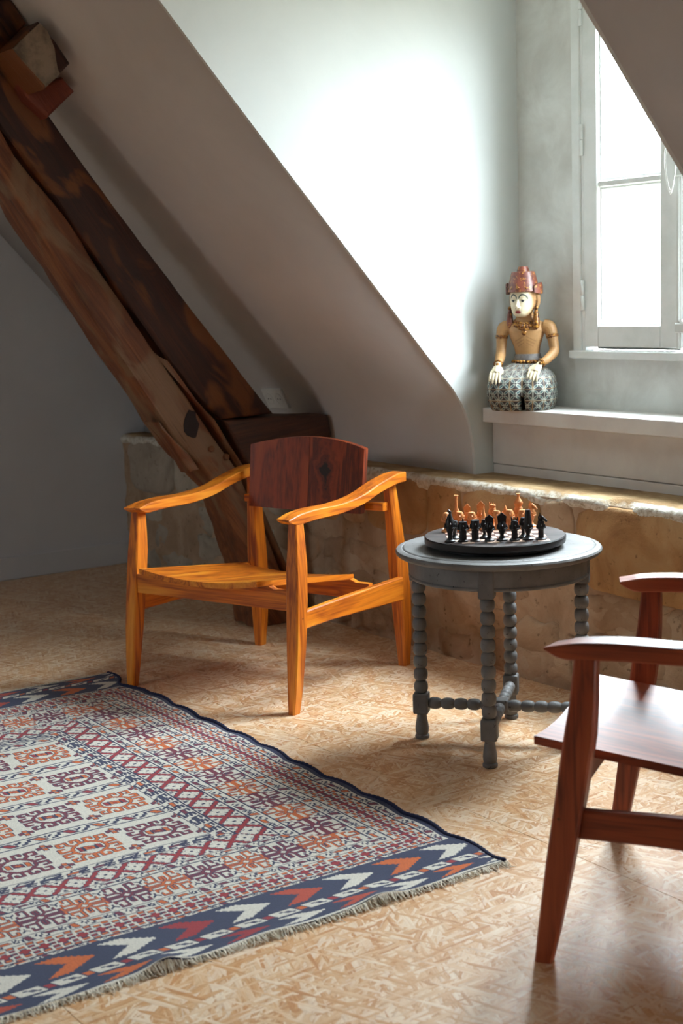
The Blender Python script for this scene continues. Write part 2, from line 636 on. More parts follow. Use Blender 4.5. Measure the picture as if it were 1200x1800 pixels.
# ------------------------------------------------------------------ room shell
RW = (-4.28, -3.62, (.39, .39+.70/3.0047))   # roof window in the opposite slope: x range, range down the slope
XG, XR = -6.25, 2.3           # gable ends
XC, XD = -3.79, -2.325        # dormer cheeks
YK, YP, YW = 3.035, 3.235, 3.37   # knee wall face, panel face, window wall face
YB = -3.3
ZT = .62
PROF = [(3.157, .60), (3.157, .66), (3.151, .726), (3.136, .80), (3.108, .86), (3.07, .915), (2.96, 1.035), (2.847, 1.163),
        (2.633, 1.405), (2.433, 1.628), (2.245, 1.842), (2.035, 2.082), (1.76, 2.397), (1.32, 2.90)]

def floor():
    root = bx('floor', (XG-.1, YB-.1, -.06), (XR+.1, 3.2, -.012), M['gap'], None, 0)
    struct(root)
    # strand-board sheets laid along the long wall, joints left open
    L, W = 2.44, 1.19
    y0 = 2.137
    ys = [YB, y0-4*W, y0-3*W, y0-2*W, y0-W, y0, 3.10]
    for r, (a, b) in enumerate(zip(ys[:-1], ys[1:])):
        if b <= a: continue
        x = XG - (.9 if r % 2 else 2.0)
        while x < XR:
            xa, xb = max(x, XG), min(x+L, XR)
            if xb-xa > .02:
                bm = bmesh.new()
                box(bm, (xa+.0005, a+.0005, -.012), (xb-.0005, b-.0005, 0), .0006)
                o = mesh_obj('floor_panel', bm, M['osb'], root)
            x += L
floor()

def ceiling():
    def slab(name, x0, x1, prof, mat):
        bm = bmesh.new()
        outer = [(y+.12, z+.13) for y, z in prof]
        outer[0] = (prof[0][0]+.14, prof[0][1])
        poly = prof + outer[::-1]
        a = [bm.verts.new((x0, y, z)) for y, z in poly]
        b = [bm.verts.new((x1, y, z)) for y, z in poly]
        n = len(poly)
        m = len(prof)
        for i in range(n):
            j = (i+1) % n
            f = bm.faces.new((a[i], a[j], b[j], b[i]))
            f.smooth = i < m-1
        for i in range(m-1):
            k = n-1-i
            bm.faces.new((a[i], a[i+1], a[k-1], a[k]))
            bm.faces.new((b[i], b[i+1], b[k-1], b[k]))
        return mesh_obj(name, bm, mat)
    o = slab('ceiling', XG, XC-.012, PROF, M['slope']); struct(o)
    o2 = slab('ceiling_right', XD+.012, XR, PROF, M['slope']); struct(o2)
    o3 = slab('ceiling_above_dormer', XC-.012, XD+.012, PROF[-2:], M['slope']); struct(o3)
    # flat part and the opposite slope behind the camera
    o4 = bx('ceiling_flat', (XG, -1.35, 2.90), (XR, 1.36, 3.0), M['slope'], None, 0); struct(o4)
    # opposite slope with a roof window
    def strip(x0, x1, t0, t1):
        def P(t, h):
            return (-1.32-1.98*t-.752*h, 2.9-2.26*t+.659*h)
        bm = bmesh.new()
        poly_prism(bm, [P(t0, 0), P(t1, 0), P(t1, .10), P(t0, .10)], x0, x1)
        return bm
    t0, t1 = RW[2]
    for nm, args in (('ceiling_back', (XG, RW[0], 0, 1)), ('ceiling_back_right', (RW[1], XR, 0, 1)), ('ceiling_back_top', (RW[0], RW[1], 0, t0)), ('ceiling_back_foot', (RW[0], RW[1], t1, 1))):
        struct(mesh_obj(nm, strip(*args), M['lining']))
    # dormer ceiling and cheeks
    struct(bx('ceiling_dormer', (XC-.1, 1.75, 2.40), (XD+.1, 3.5, 2.48), M['white'], None, 0))
    cheek = [(3.157, .60)] + PROF[1:-1] + [(1.80, 2.41), (3.41, 2.41), (3.41, .60)]
    for nm, xa, xb in (('wall_dormer_left', XC-.012, XC), ('wall_dormer_right', XD, XD+.012)):
        bm = bmesh.new()
        poly_prism(bm, cheek, xa, xb)
        struct(mesh_obj(nm, bm, M['white']))
ceiling()

def walls():
    struct(bx('wall_left', (XG-.12, YB-.1, -.06), (XG, 3.6, 3.05), M['gable'], None, 0))
    struct(bx('wall_right', (XR, YB-.1, -.06), (XR+.12, 3.6, 3.05), M['lining'], None, 0))
    struct(bx('wall_back', (XG, YB-.1, -.06), (XR, YB, .66), M['lining'], None, 0))
    # skirting of the gable wall
    bm = bmesh.new()
    box(bm, (XG, YB, 0), (XG+.012, YK, .105), .003)
    struct(mesh_obj('baseboard_left', bm, M['gable']))
    # window wall of the dormer
    a, b, c, d = -3.485, -2.635, 1.035, 2.235
    bm = bmesh.new()
    box(bm, (XC, YW, .6), (a, YW+.04, 2.4))
    box(bm, (b, YW, .6), (XD, YW+.04, 2.4))
    box(bm, (a, YW, .6), (b, YW+.04, c))
    box(bm, (a, YW, d), (b, YW+.04, 2.4))
    struct(mesh_obj('wall_window', bm, M['aged']))
walls()

def window(nm, M4, W, z0, z1, visible=True):
    """two-leaf casement, built in x (width, centred) / y (outwards) / z, then placed by M4"""
    fr = bpy.data.objects.new(nm, None)
    COL.objects.link(fr)
    fr.matrix_world = M4
    struct(fr)
    h = W/2
    # fixed frame
    bm = bmesh.new()
    box(bm, (-h, -.006, z0), (-h+.017, .035, z1), .002)
    box(bm, (h-.017, -.006, z0), (h, .035, z1), .002)
    box(bm, (-h, -.006, z1-.017), (h, .035, z1), .002)
    mesh_obj('window_frame', bm, M['paint'], fr)
    bx('frame_strip', (-h-.035, -.012, z0-.01), (-h+.004, .004, z1+.03), M['paint'], fr, .003)
    bx('frame_strip', (h-.004, -.012, z0-.01), (h+.035, .004, z1+.03), M['paint'], fr, .003)
    bx('frame_sill', (-h-.04, -.028, z0-.026), (h+.04, .08, z0), M['paint'], fr, .003)
    for s in (-1, 1):
        lf = bpy.data.objects.new('casement', None)
        COL.objects.link(lf)
        lf.parent = fr
        xo, xi = s*(h-.019), s*.007
        x0, x1 = min(xo, xi), max(xo, xi)
        zb, zt = z0+.012, z1-.02
        y0, y1 = -.012, .03
        st = .063
        so, si = (x0+st, x1-.07) if s < 0 else (x0+.07, x1-st)
        bx('stile', (x0, y0, zb), (so, y1, zt), M['paint'], lf, .003)
        bx('stile', (si, y0, zb), (x1, y1, zt), M['paint'], lf, .003)
        bx('bottom_rail', (so, y0, zb), (si, y1, zb+.07), M['paint'], lf, .003)
        bx('top_rail', (so, y0, zt-.065), (si, y1, zt), M['paint'], lf, .003)
        zm = z0+.515 if z1-z0 > .9 else z0+.3
        bx('glazing_bar', (so, y0+.004, zm), (si, y1, zm+.022), M['paint'], lf, .004)
        # glazing beads round each pane and the panes
        for za, zc in ((zb+.07, zm), (zm+.022, zt-.065)):
            bm = bmesh.new()
            t = .007
            box(bm, (so, .002, za), (so+t, .014, zc), .002)
            box(bm, (si-t, .002, za), (si, .014, zc), .002)
            box(bm, (so+t, .002, za), (si-t, .014, za+t), .002)
            box(bm, (so+t, .002, zc-t), (si-t, .014, zc), .002)
            mesh_obj('glazing_bead', bm, M['paint'], lf)
            bx('pane', (so+.002, .016, za+.002), (si-.002, .020, zc-.002), M['glass'], lf, 0)
        for zh in ((z0+.13, z0+.62, z1-.18) if z1-z0 > .9 else (z0+.13, z1-.18)):
            bm = bmesh.new()
            xh = s*(h-.017)
            for k in range(2):
                lathe(bm, [(.0065, 0), (.0065, .047)], 10, Matrix.Translation((xh, y0-.006, zh+k*.05)))
            lathe(bm, [(.004, .047), (.004, .05)], 8, Matrix.Translation((xh, y0-.006, zh)))
            mesh_obj('hinge', bm, M['metal'], lf, True)
        bx('weather_bar', (x0+.02, y1-.004, zb-.008), (x1-.02, y1+.012, zb+.02), M['paint'], lf, .003)
    # locking bolt on the meeting stile
    lk = bpy.data.objects.new('window_bolt', None)
    COL.objects.link(lk)
    lk.parent = fr
    bm = bmesh.new()
    box(bm, (.002, -.030, z0+.01), (.016, -.016, z1-.03), .003)
    mesh_obj('bolt_rod', bm, M['metal'], lk)
    for zz in ((z0+.06, z0+.52, z0+.9) if z1-z0 > .9 else (z0+.06, z0+.3)):
        bm = bmesh.new()
        box(bm, (.0, -.036, zz), (.042, -.012, zz+.03), .004)
        lathe(bm, [(.007, 0), (.009, .006), (.007, .012)], 10, Matrix.Translation((.03, -.03, zz+.028)))
        mesh_obj('bolt_bracket', bm, M['metal'], lk)
    return fr
def roof_frame():
    tm = RW[2][1]
    o = Vector(((RW[0]+RW[1])/2, -1.32-1.98*tm, 2.9-2.26*tm))
    m = Matrix(((-1, 0, 0), (0, -.752, .659), (0, .659, .752))).transposed().to_4x4()
    m.translation = o
    return m
window('window_2', roof_frame(), RW[1]-RW[0], 0, .70)
window('window_1', Matrix.Translation((-3.06, YW, 0)), .85, 1.035, 2.235)

def window_ledge():
    # panel below the sill: wide board, narrow board, open joint between
    root = bpy.data.objects.new('trim_1', None)
    COL.objects.link(root)
    struct(root)
    bx('panel_board', (XC+.001, YP, .652), (XD-.001, YP+.12, .797), M['board'], root, .0025)
    bx('panel_board', (XC+.001, YP+.001, .615), (XD-.001, YP+.12, .650), M['board'], root, .0025)
    s = bx('trim_2', (XC+.004, 3.19, .797), (XD-.004, YW, .846), M['board'], None, .003, 2)
    struct(s)
window_ledge()

# ------------------------------------------------------------------ stone knee wall
def knee_wall():
    rng = random.Random(5)
    root = bpy.data.objects.new('wall_knee', None)
    COL.objects.link(root)
    struct(root)
    # earth mortar core with a rough face
    def face(name, x0, x1, z0, z1, y, mat, nx, nz, amp, depth, sc=7):
        bm = bmesh.new()
        g = [[None]*(nz+1) for _ in range(nx+1)]
        for i in range(nx+1):
            for j in range(nz+1):
                x, z = x0+(x1-x0)*i/nx, z0+(z1-z0)*j/nz
                low = min(1.0, max(0.0, (.40-z)/.08))
                g[i][j] = bm.verts.new((x, y - amp*(.35+.65*low)*fbm((x, z*1.9, 3.3), sc, 5), z))
        for i in range(nx):
            for j in range(nz):
                bm.faces.new((g[i][j], g[i+1][j], g[i+1][j+1], g[i][j+1]))
        back = [bm.verts.new(p) for p in ((x0, y+depth, z0), (x1, y+depth, z0), (x1, y+depth, z1), (x0, y+depth, z1))]
        bm.faces.new(back)
        bm.faces.new([g[i][nz] for i in range(nx+1)] + [back[2], back[3]])
        bm.faces.new([g[i][0] for i in range(nx, -1, -1)] + [back[0], back[1]])
        return mesh_obj(name, bm, mat, root, True)
    face('mortar', XG, .6, -.01, .602, YK+.008, M['mortar'], 620, 64, .016, .3, 6)
    # stones
    def stone(x0, x1, z0, z1, y, mat, irr=.012, r=.02, bulge=.012, seed=0):
        nu, nv = 9, 7
        hx, hz = (x1-x0)/2, (z1-z0)/2
        cx, cz = (x0+x1)/2, (z0+z1)/2
        rings = []
        for (k, dy) in ((1.0, .05), (1.0, .004), (.965, -.004), (.85, -.010), (.5, -.013)):
            ring = []
            n = 28
            for i in range(n):
                t = 2*PI*i/n
                c, s = math.cos(t), math.sin(t)
                p = 5.0
                q = (abs(c)**p + abs(s)**p)**(-1/p)
                x, z = cx+hx*q*c, cz+hz*q*s
                x += irr*fbm((x*1.0, z, seed*3.7), 9, 2)
                z += irr*fbm((x, z*1.0, seed*3.7+9), 9, 2)
                x, z = cx+(x-cx)*k, cz+(z-cz)*k
                ring.append((x-cx, dy*(bulge/.012) + (0 if dy > .02 else .006*fbm((x, z, seed), 12, 3)), z-z0))
            rings.append(ring)
        bm = bmesh.new()
        R = loft(bm, rings, caps=False)
        c = bm.verts.new((0, -.013*(bulge/.012), cz-z0))
        n = len(R[-1])
        for i in range(n):
            bm.faces.new((R[-1][i], R[-1][(i+1) % n], c))
        o = mesh_obj('stone', bm, mat, root, True)
        o.location = (cx, y, z0)
        return o
    # upper dressed course (x joints taken along the wall)
    xs = [XG+.06, -5.74, -5.26, -4.98, -4.70, -4.44, -4.27, -3.91, -3.72, -3.335, -3.185, -2.62, -2.1, -1.55]
    for i, (a, b) in enumerate(zip(xs[:-1], xs[1:])):
        zl = [.365, .36, .40, .38, .40, .41, .40, .40, .395, .35, .335, .345, .34][i]
        mat = M['pale'] if i < 4 else M['ochre'] if i not in (5, 9) else M['rubble']
        stone(a+.003, b-.003, zl, .600, YK+.002, mat, .009, seed=i+1, bulge=.009)
    # rubble below
    seed = 40
    z = .335
    for rowz in ((.225, .345), (.115, .222), (.0, .112)):
        x = XG+.05+rng.random()*.1
        while x < -1.6:
            w = rng.uniform(.13, .34)
            z0, z1 = rowz[0]+rng.uniform(-.008, .012), rowz[1]-rng.uniform(-.005, .02)
            if rng.random() < .8:
                mat = M['pale'] if x < -4.95 else M['rubble']
                stone(x, x+w-.012, max(z0, .005), z1, YK+.015, mat, .040, seed=seed, bulge=.013)
            seed += 1
            x += w
    # broken lime cap along the top edge
    bm = bmesh.new()
    nx = 900
    x0, x1 = XG, .6
    rows = []
    for i in range(nx+1):
        x = x0+(x1-x0)*i/nx
        e = .010*fbm((x, 0, 1), 9, 4) + .004*fbm((x, 3, 1), 45, 2)
        dr = .022*abs(fbm((x, 8, 1), 7, 4))
        dz = .010*fbm((x, 4, 1), 14, 3)
        chip = 0
        for (xc, wd, dp) in ((-2.99, .055, .03), (-3.30, .07, .018), (-4.0, .05, .015)):
            chip += dp*math.exp(-((x-xc)/wd)**4)
        lip = .028 if x > -4.3 else .006
        rows.append([bm.verts.new(p) for p in (
            (x, YK+.03, .565-dr), (x, YK-.001-e*.3, .588-dr-abs(dz)-chip*.4), (x, YK-.006+e+chip*.6, .603+dz*.4-chip*.5),
            (x, YK+.008+e+chip, .618+.002*fbm((x, 2, 2), 20)), (x, YK+.05, .621+.0015*fbm((x, 5, 2), 16)), (x, YP+.05, .620), (x, YP+.05, .57))])
    for a, b in zip(rows[:-1], rows[1:]):
        for j in range(len(a)-1):
            bm.faces.new((a[j], a[j+1], b[j+1], b[j]))
    bm.faces.new(rows[0]); bm.faces.new(rows[-1][::-1])
    mesh_obj('lime_cap', bm, M['lime'], root, True)
knee_wall()

# ------------------------------------------------------------------ roof timbers
XT = -4.62
def rough_prism(name, poly, x0, x1, mat, amp=.008, sub=.05, label=None, cat='beam', parent=None, bevel=.012):
    """old timber: (y,z) outline resampled, extruded over x, edges eased, faces roughened"""
    pts = []
    n = len(poly)
    for i in range(n):
        a, b = np.array(poly[i]), np.array(poly[(i+1) % n])
        m = max(1, int(np.linalg.norm(b-a)/sub))
        for k in range(m):
            pts.append(a+(b-a)*k/m)
    c = np.mean(pts, 0)
    def ring(x, inset):
        out = []
        N = len(pts)
        for i in range(N):
            p0, p, p1 = pts[i-1], pts[i], pts[(i+1) % N]
            t = p1-p0
            t = t/(np.linalg.norm(t)+1e-9)
            nrm = np.array([t[1], -t[0]])
            if area > 0: nrm = -nrm       # inward
            q = p + nrm*inset
            d = amp*fbm((x*2, q[0]*1.0, q[1]*1.0), 5, 3)
            q = q + nrm*d
            out.append((x + (.4*d if inset > 0 else 0), q[0], q[1]))
        return out
    area = sum(pts[i][0]*pts[(i+1) % len(pts)][1]-pts[(i+1) % len(pts)][0]*pts[i][1] for i in range(len(pts)))
    area = area
    bm = bmesh.new()
    xs = [(x1, bevel), (x1-bevel*.5, bevel*.3), (x1-bevel*1.4, 0)]
    m = 3
    for k in range(1, m):
        xs.append((x1+(x0-x1)*k/m, 0))
    xs += [(x0+bevel*1.4, 0), (x0+bevel*.5, bevel*.3), (x0, bevel)]
    R = loft(bm, [ring(x, i) for x, i in xs], caps=False)
    for r in (R[0], R[-1]):
        f = bm.faces.new(r)
        bmesh.ops.triangulate(bm, faces=[f])
    o = mesh_obj(name, bm, mat, parent, 'auto')
    if label:
        tag(o, label, cat)
        recentre(o)
    return o

def timbers():
    # one jointed roof truss: strut to the floor, rafter, tie block, purlin with its chock, brace
    st = thing('oak_truss', 'old oak roof truss with a cracked diagonal timber descending behind the orange chair', 'beam', (XT-.08, 2.95, 0))
    inv = Matrix.Translation((-(XT-.08), -2.95, 0))
    def part(name, poly, x0, x1, mat, par=None, **k):
        o = rough_prism(name, poly, x0, x1, mat, parent=par or st, **k)
        o.data.transform(inv)
        return o
    left = [(1.50, 2.40), (1.62, 2.42), (1.87, 1.795), (2.074, 1.545), (2.267, 1.257), (2.45, .985), (2.55, .845), (2.72, .60), (2.886, .206), (2.97, 0.004),
            (2.76, 0.004), (2.725, .25), (2.63, .54), (2.54, .64), (2.435, .76), (2.315, .964), (2.136, 1.228), (1.968, 1.496), (1.862, 1.67)]
    leaf = part('strut', left, XT-.17, XT, M['oak'], amp=.012)
    right = [(2.40, 1.065), (2.56, .88), (2.632, .805), (2.745, .625), (2.93, .20), (3.02, .004), (2.985, .004), (2.905, .195), (2.735, .595), (2.562, .85)]
    part('strut', right, XT-.16, XT-.006, M['oak'], amp=.006)
    part('splinter', [(2.372, .815), (2.40, .80), (2.50, .70), (2.545, .632), (2.50, .62), (2.45, .70)], XT-.07, XT+.02, M['oak'], amp=.01)
    bm = bmesh.new()
    rr = random.Random(2)
    ring = [Vector((XT+.003, 2.522+.024*math.cos(t)*(1+.4*rr.random()), .795+.045*math.sin(t)*(1+.4*rr.random()))) for t in np.linspace(0, 2*PI, 15)[:-1]]
    vs = [bm.verts.new(p) for p in ring]
    v2 = [bm.verts.new(p*1.0 - Vector((.02, 0, 0))) for p in ring]
    bm.faces.new(vs)
    for i in range(len(vs)):
        bm.faces.new((vs[i], vs[(i+1) % len(vs)], v2[(i+1) % len(vs)], v2[i]))
    o = mesh_obj('knot_hole', bm, m_plain('knot_hole', rgb(34, 16, 10), .8), leaf)
    o.data.transform(inv)
    for (y, z) in ((2.66, .665), (2.60, .70)):
        bm = bmesh.new()
        lathe(bm, [(.012, -.01), (.012, .006), (.009, .009)], 12, Matrix.Translation((XT+.002, y, z)) @ Matrix.Rotation(PI/2, 4, 'Y'))
        o = mesh_obj('peg', bm, M['oak_dark'], leaf)
        o.data.transform(inv)
    poly = [(1.55, 2.48), (1.74, 2.30), (2.054, 1.862), (2.265, 1.578), (2.47, 1.32), (2.689, 1.05), (2.886, .805), (2.66, .80), (2.575, .875), (2.45, 1.02), (2.275, 1.265), (2.082, 1.555), (1.885, 1.80), (1.70, 2.10)]
    raf = part('rafter', poly, XT-.19, XT-.012, M['oak_dark'], amp=.006)
    raf['label'] = 'dark rafter with ochre worn patches'
    bm = bmesh.new()
    lathe(bm, [(.011, 0), (.012, .006), (.008, .012), (.002, .014)], 10, Matrix.Translation((XT-.010, 2.005, 1.885)) @ Matrix.Rotation(PI/2, 4, 'Y'))
    o = mesh_obj('nail_head', bm, M['iron'], raf, True)
    o.data.transform(inv)
    part('tie_block', [(2.665, .797), (2.9, .797), (3.128, .785), (3.140, .70), (3.145, .630), (2.98, .630), (2.765, .61), (2.72, .68)], XT-.20, XT-.002, M['oak_block'], amp=.005)
    XP = -4.43
    pu = part('purlin', [(1.85, 2.035), (1.951, 2.126), (2.005, 2.068), (2.049, 2.003), (2.012, 1.968), (1.956, 1.918)], XG+.01, XP, M['oak_dark'], amp=.006)
    bm = bmesh.new()
    q = [(1.855, 2.035), (1.948, 2.118), (1.97, 2.098), (1.992, 2.045), (1.998, 1.985), (2.006, 1.965), (1.958, 1.925)]
    vs = [bm.verts.new((XP+.006, y, z)) for y, z in q]
    v2 = [bm.verts.new((XP-.010, y, z)) for y, z in q]
    bm.faces.new(vs)
    for i in range(len(q)):
        bm.faces.new((vs[i], vs[(i+1) % len(q)], v2[(i+1) % len(q)], v2[i]))
    o = mesh_obj('end_grain', bm, M['endgrain'], pu)
    o['label'] = 'pale weathered sawn end'
    o.data.transform(inv)
    ch = part('chock', [(1.90, 2.00), (1.96, 1.945), (2.03, 1.96), (2.081, 1.984), (2.125, 1.936), (2.021, 1.848), (1.955, 1.905)], XT-.17, -4.57, M['oak_red'], amp=.004)
    ch['label'] = 'reddish chock under the purlin end'
    part('brace', [(1.772, 2.267), (1.92, 2.228), (1.973, 2.144), (1.909, 2.072), (1.849, 2.03), (1.722, 2.091)], XT-.15, -4.575, M['oak_dark'], amp=.005)
timbers()

def outlet():
    # plate lying on the curved foot of the slope
    P = [Vector((-5.062, 3.094, .879)), Vector((-4.906, 3.093, .882)), Vector((-4.900, 3.134, .796)), Vector((-5.050, 3.134, .790))]
    c = sum(P, Vector())/4
    x = ((P[1]-P[0])+(P[2]-P[3])).normalized()
    y = ((P[0]-P[3])+(P[1]-P[2])).normalized()
    n = x.cross(y)
    if n.y > 0: n = -n
    y = n.cross(x)
    t = thing('wall_outlet', 'white double socket outlet on the sloping plaster beside the rafter foot', 'outlet')
    m = Matrix((x, y, n)).transposed().to_4x4()
    m.translation = c
    t.matrix_world = m
    bm = bmesh.new()
    box(bm, (-.076, -.045, -.03), (.076, .045, .009), .004, 2)
    mesh_obj('plate', bm, M['plastic'], t)
    for sx in (-.036, .036):
        bm = bmesh.new()
        lathe(bm, [(.026, .006), (.026, .011), (.023, .0112), (.0225, .0095), (.002, .0095)], 24, Matrix.Translation((sx, 0, 0)))
        s = mesh_obj('socket', bm, M['plastic'], t, 'auto')
        for hx in (-.009, .009):
            bm = bmesh.new()
            lathe(bm, [(.003, .0094), (.003, .0102)], 10, Matrix.Translation((sx+hx, 0, 0)))
            mesh_obj('pin_hole', bm, M['hole'], s)
outlet()

def cord_loop():
    t = thing('cord_coil', 'loops of thin white cord hanging beside the window bolt', 'cord', (-3.067, YW-.038, 1.50))
    for k in range(3):
        bm = bmesh.new()
        pts = []
        for i in range(25):
            a = 2*PI*i/24
            pts.append((.020*math.sin(a)+.004*k-.004, -.004*k+.004*math.sin(a*2), .085+(.078-.004*k)*math.cos(a)))
        tube(bm, pts, .0022, 6)
        mesh_obj('cord_turn', bm, M['cord'], t, True)
cord_loop()

# ------------------------------------------------------------------ armchairs
def armchair(label, loc, rotz, lean, kind, arm_shift=0.0):
    A, Y, Z, B, K = (M['teak'], M['teak_y'], M['teak_z'], M['teak_back'], M['teak_knot']) if kind == 'teak' else (M['red'], M['red_y'], M['red_z'], M['red_z'], M['red_z'])
    t = thing('armchair', label, 'chair', loc, rotz, None)
    def part(name, secs, mat, ch=.004, par=None):
        bm = bmesh.new()
        beam(bm, secs, ch)
        return mesh_obj(name, bm, mat, par or t, 'auto')
    for s in (1, -1):
        # front leg: narrow foot, widest near the seat, leaning back
        part('leg', [((s*wc, d0+lean*ln, z), (hw, 0, 0), (0, hd, 0)) for z, wc, hw, d0, ln, hd in (
            (0.0, .330, .0125, .015, 0, .0165), (.06, .331, .016, .015, .13, .020), (.20, .330, .0215, .016, .40, .0245), (.33, .327, .0225, .016, .66, .027),
            (.44, .323, .022, .016, .85, .0275), (.50, .321, .019, .016, .93, .0245), (.578+arm_shift, .319, .015, .016, 1.0, .0205))], Z)
        # rear leg: leans forward and inward
        part('leg', [((s*wc, d, z), (hw, 0, 0), (0, hd, 0)) for z, wc, d, hw, hd in (
            (0.0, .309, .660, .0145, .018), (.10, .307, .662, .020, .023), (.25, .303, .658, .0225, .032), (.34, .300, .652, .0215, .032), (.48, .294, .642, .019, .025), (.632+arm_shift, .287, .630, .014, .020))], Z)
        # arm: tapered tip with a slanted nose, dipping then rising to the back
        cp = [(.022, .588, .0025, .0290), (.042, .592, .0100, .0300), (.066, .597, .0150, .0305), (.10, .6005, .0160, .0305), (.17, .603, .0162, .0305), (.29, .601, .0155, .0300),
              (.41, .612, .0150, .0295), (.51, .637, .0155, .0290), (.61, .655, .0165, .0285), (.665, .657, .0165, .0280)]
        secs = []
        for d, ztop, hh, hw in smoothpath(cp, 4):
            sk = .007*max(0.0, min(1.0, 1-(d-.022)/.16))
            secs.append(((s*.305, d+sk, ztop+arm_shift-hh), (hw, -s*sk, 0), (0, 0, hh)))
        part('arm', secs, Y, .003)
        # side rail
        part('side_rail', [((s*.322, d, z), (.0115, 0, 0), (0, 0, hz)) for d, z, hz in ((.055, .2735, .027), (.22, .276, .029), (.45, .273, .035), (.630, .270, .039))], Y)
    # front rail, hollowed under the dished seat
    def rail(name, d, hd, zb, ztop, half, hollow):
        bm = bmesh.new()
        n = 24
        rings = []
        for i in range(n+1):
            x = -half+2*half*i/n
            inn = max(0.0, 1-(x/.235)**2) if abs(x) < .235 else None
            zt = ztop-.012 if inn is None else ztop-hollow*inn
            rings.append([(x, d-hd, zb), (x, d+hd, zb), (x, d+hd, zt), (x, d-hd, zt)])
        loft(bm, rings)
        return mesh_obj(name, bm, A, t)
    rail('front_rail', .010+lean*.62, .011, .310, .383, .306, .018)
    rail('rear_rail', .470, .011, .262, .327, .311, .014)
    # dished seat
    bm = bmesh.new()
    nx, ny, th = 18, 10, .017
    def sz(x, v):
        zc = .405+(.338-.405)*v
        return zc - .021*(1-(x/.238)**2)*(1-.25*v)
    top = [[(-.238+.476*i/nx, -.024+.505*j/ny, sz(-.238+.476*i/nx, j/ny)) for j in range(ny+1)] for i in range(nx+1)]
    T = [[bm.verts.new(p) for p in r] for r in top]
    Bt = [[bm.verts.new((p[0], p[1], p[2]-th)) for p in r] for r in top]
    for i in range(nx):
        for j in range(ny):
            f = bm.faces.new((T[i][j], T[i+1][j], T[i+1][j+1], T[i][j+1])); f.smooth = True
            f = bm.faces.new((Bt[i][j], Bt[i][j+1], Bt[i+1][j+1], Bt[i+1][j])); f.smooth = True
    for i in range(nx):
        bm.faces.new((T[i][0], Bt[i][0], Bt[i+1][0], T[i+1][0]))
        bm.faces.new((T[i][ny], T[i+1][ny], Bt[i+1][ny], Bt[i][ny]))
    for j in range(ny):
        bm.faces.new((T[0][j], T[0][j+1], Bt[0][j+1], Bt[0][j]))
        bm.faces.new((T[nx][j], Bt[nx][j], Bt[nx][j+1], T[nx][j+1]))
    o = mesh_obj('seat', bm, Y, t)
    o.data.set_sharp_from_angle(angle=math.radians(40))
    # rail carrying the back, and the arched backrest of two planks
    part('back_rail', [((x, .609, .547), (0, .026, 0), (0, 0, .0135)) for x in (-.292, .292)], A)
    br = bpy.data.objects.new('backrest', None)
    COL.objects.link(br)
    br.parent = t
    def plank(x0, x1, mat):
        bm = bmesh.new()
        n, m = 8, 6
        th = .022
        F, G = [], []
        for i in range(n+1):
            x = x0+(x1-x0)*i/n
            zt = .770-.030*(x/.238)**2
            zb = .528-.006*(1-(x/.238)**2)
            row, row2 = [], []
            for j in range(m+1):
                z = zb+(zt-zb)*j/m
                xx = x*(1.0 - .012*(1-j/m)) 
                d = .537+.032*(z-.53)/.24+.022*(1-(x/.238)**2)
                row.append(bm.verts.new((xx, d, z)))
                row2.append(bm.verts.new((xx, d+th, z)))
            F.append(row); G.append(row2)
        for i in range(n):
            for j in range(m):
                bm.faces.new((F[i][j], F[i+1][j], F[i+1][j+1], F[i][j+1])).smooth = True
                bm.faces.new((G[i][j], G[i][j+1], G[i+1][j+1], G[i+1][j])).smooth = True
            bm.faces.new((F[i][m], F[i+1][m], G[i+1][m], G[i][m]))
            bm.faces.new((F[i][0], G[i][0], G[i+1][0], F[i+1][0]))
        for j in range(m):
            bm.faces.new((F[0][j], F[0][j+1], G[0][j+1], G[0][j]))
            bm.faces.new((F[n][j], G[n][j], G[n][j+1], F[n][j+1]))
        o = mesh_obj('back_plank', bm, mat, br)
        o.data.set_sharp_from_angle(angle=math.radians(40))
        return o
    plank(-.238, -.0006, B)
    o = plank(.0006, .238, K)
    if kind == 'teak':
        o['label'] = 'plank with a dark open knot'
    for s in (1, -1):
        for z in (.288, .262):
            bm = bmesh.new()
            lathe(bm, [(.003, 0), (.003, .0012)], 8, Matrix.Translation((s*.349, .05, z)) @ Matrix.Rotation(s*PI/2, 4, 'Y'))
            mesh_obj('dowel', bm, M['oak_dark'], t)
    return t
armchair('orange teak armchair with a knotted backrest beside the rug', (-3.886, 2.131, 0), math.radians(20.08), .058, 'teak')
armchair('reddish brown armchair in the right foreground with a pale glossy seat', (-2.107, 2.008, 0), math.radians(-57), .082, 'red', .015)

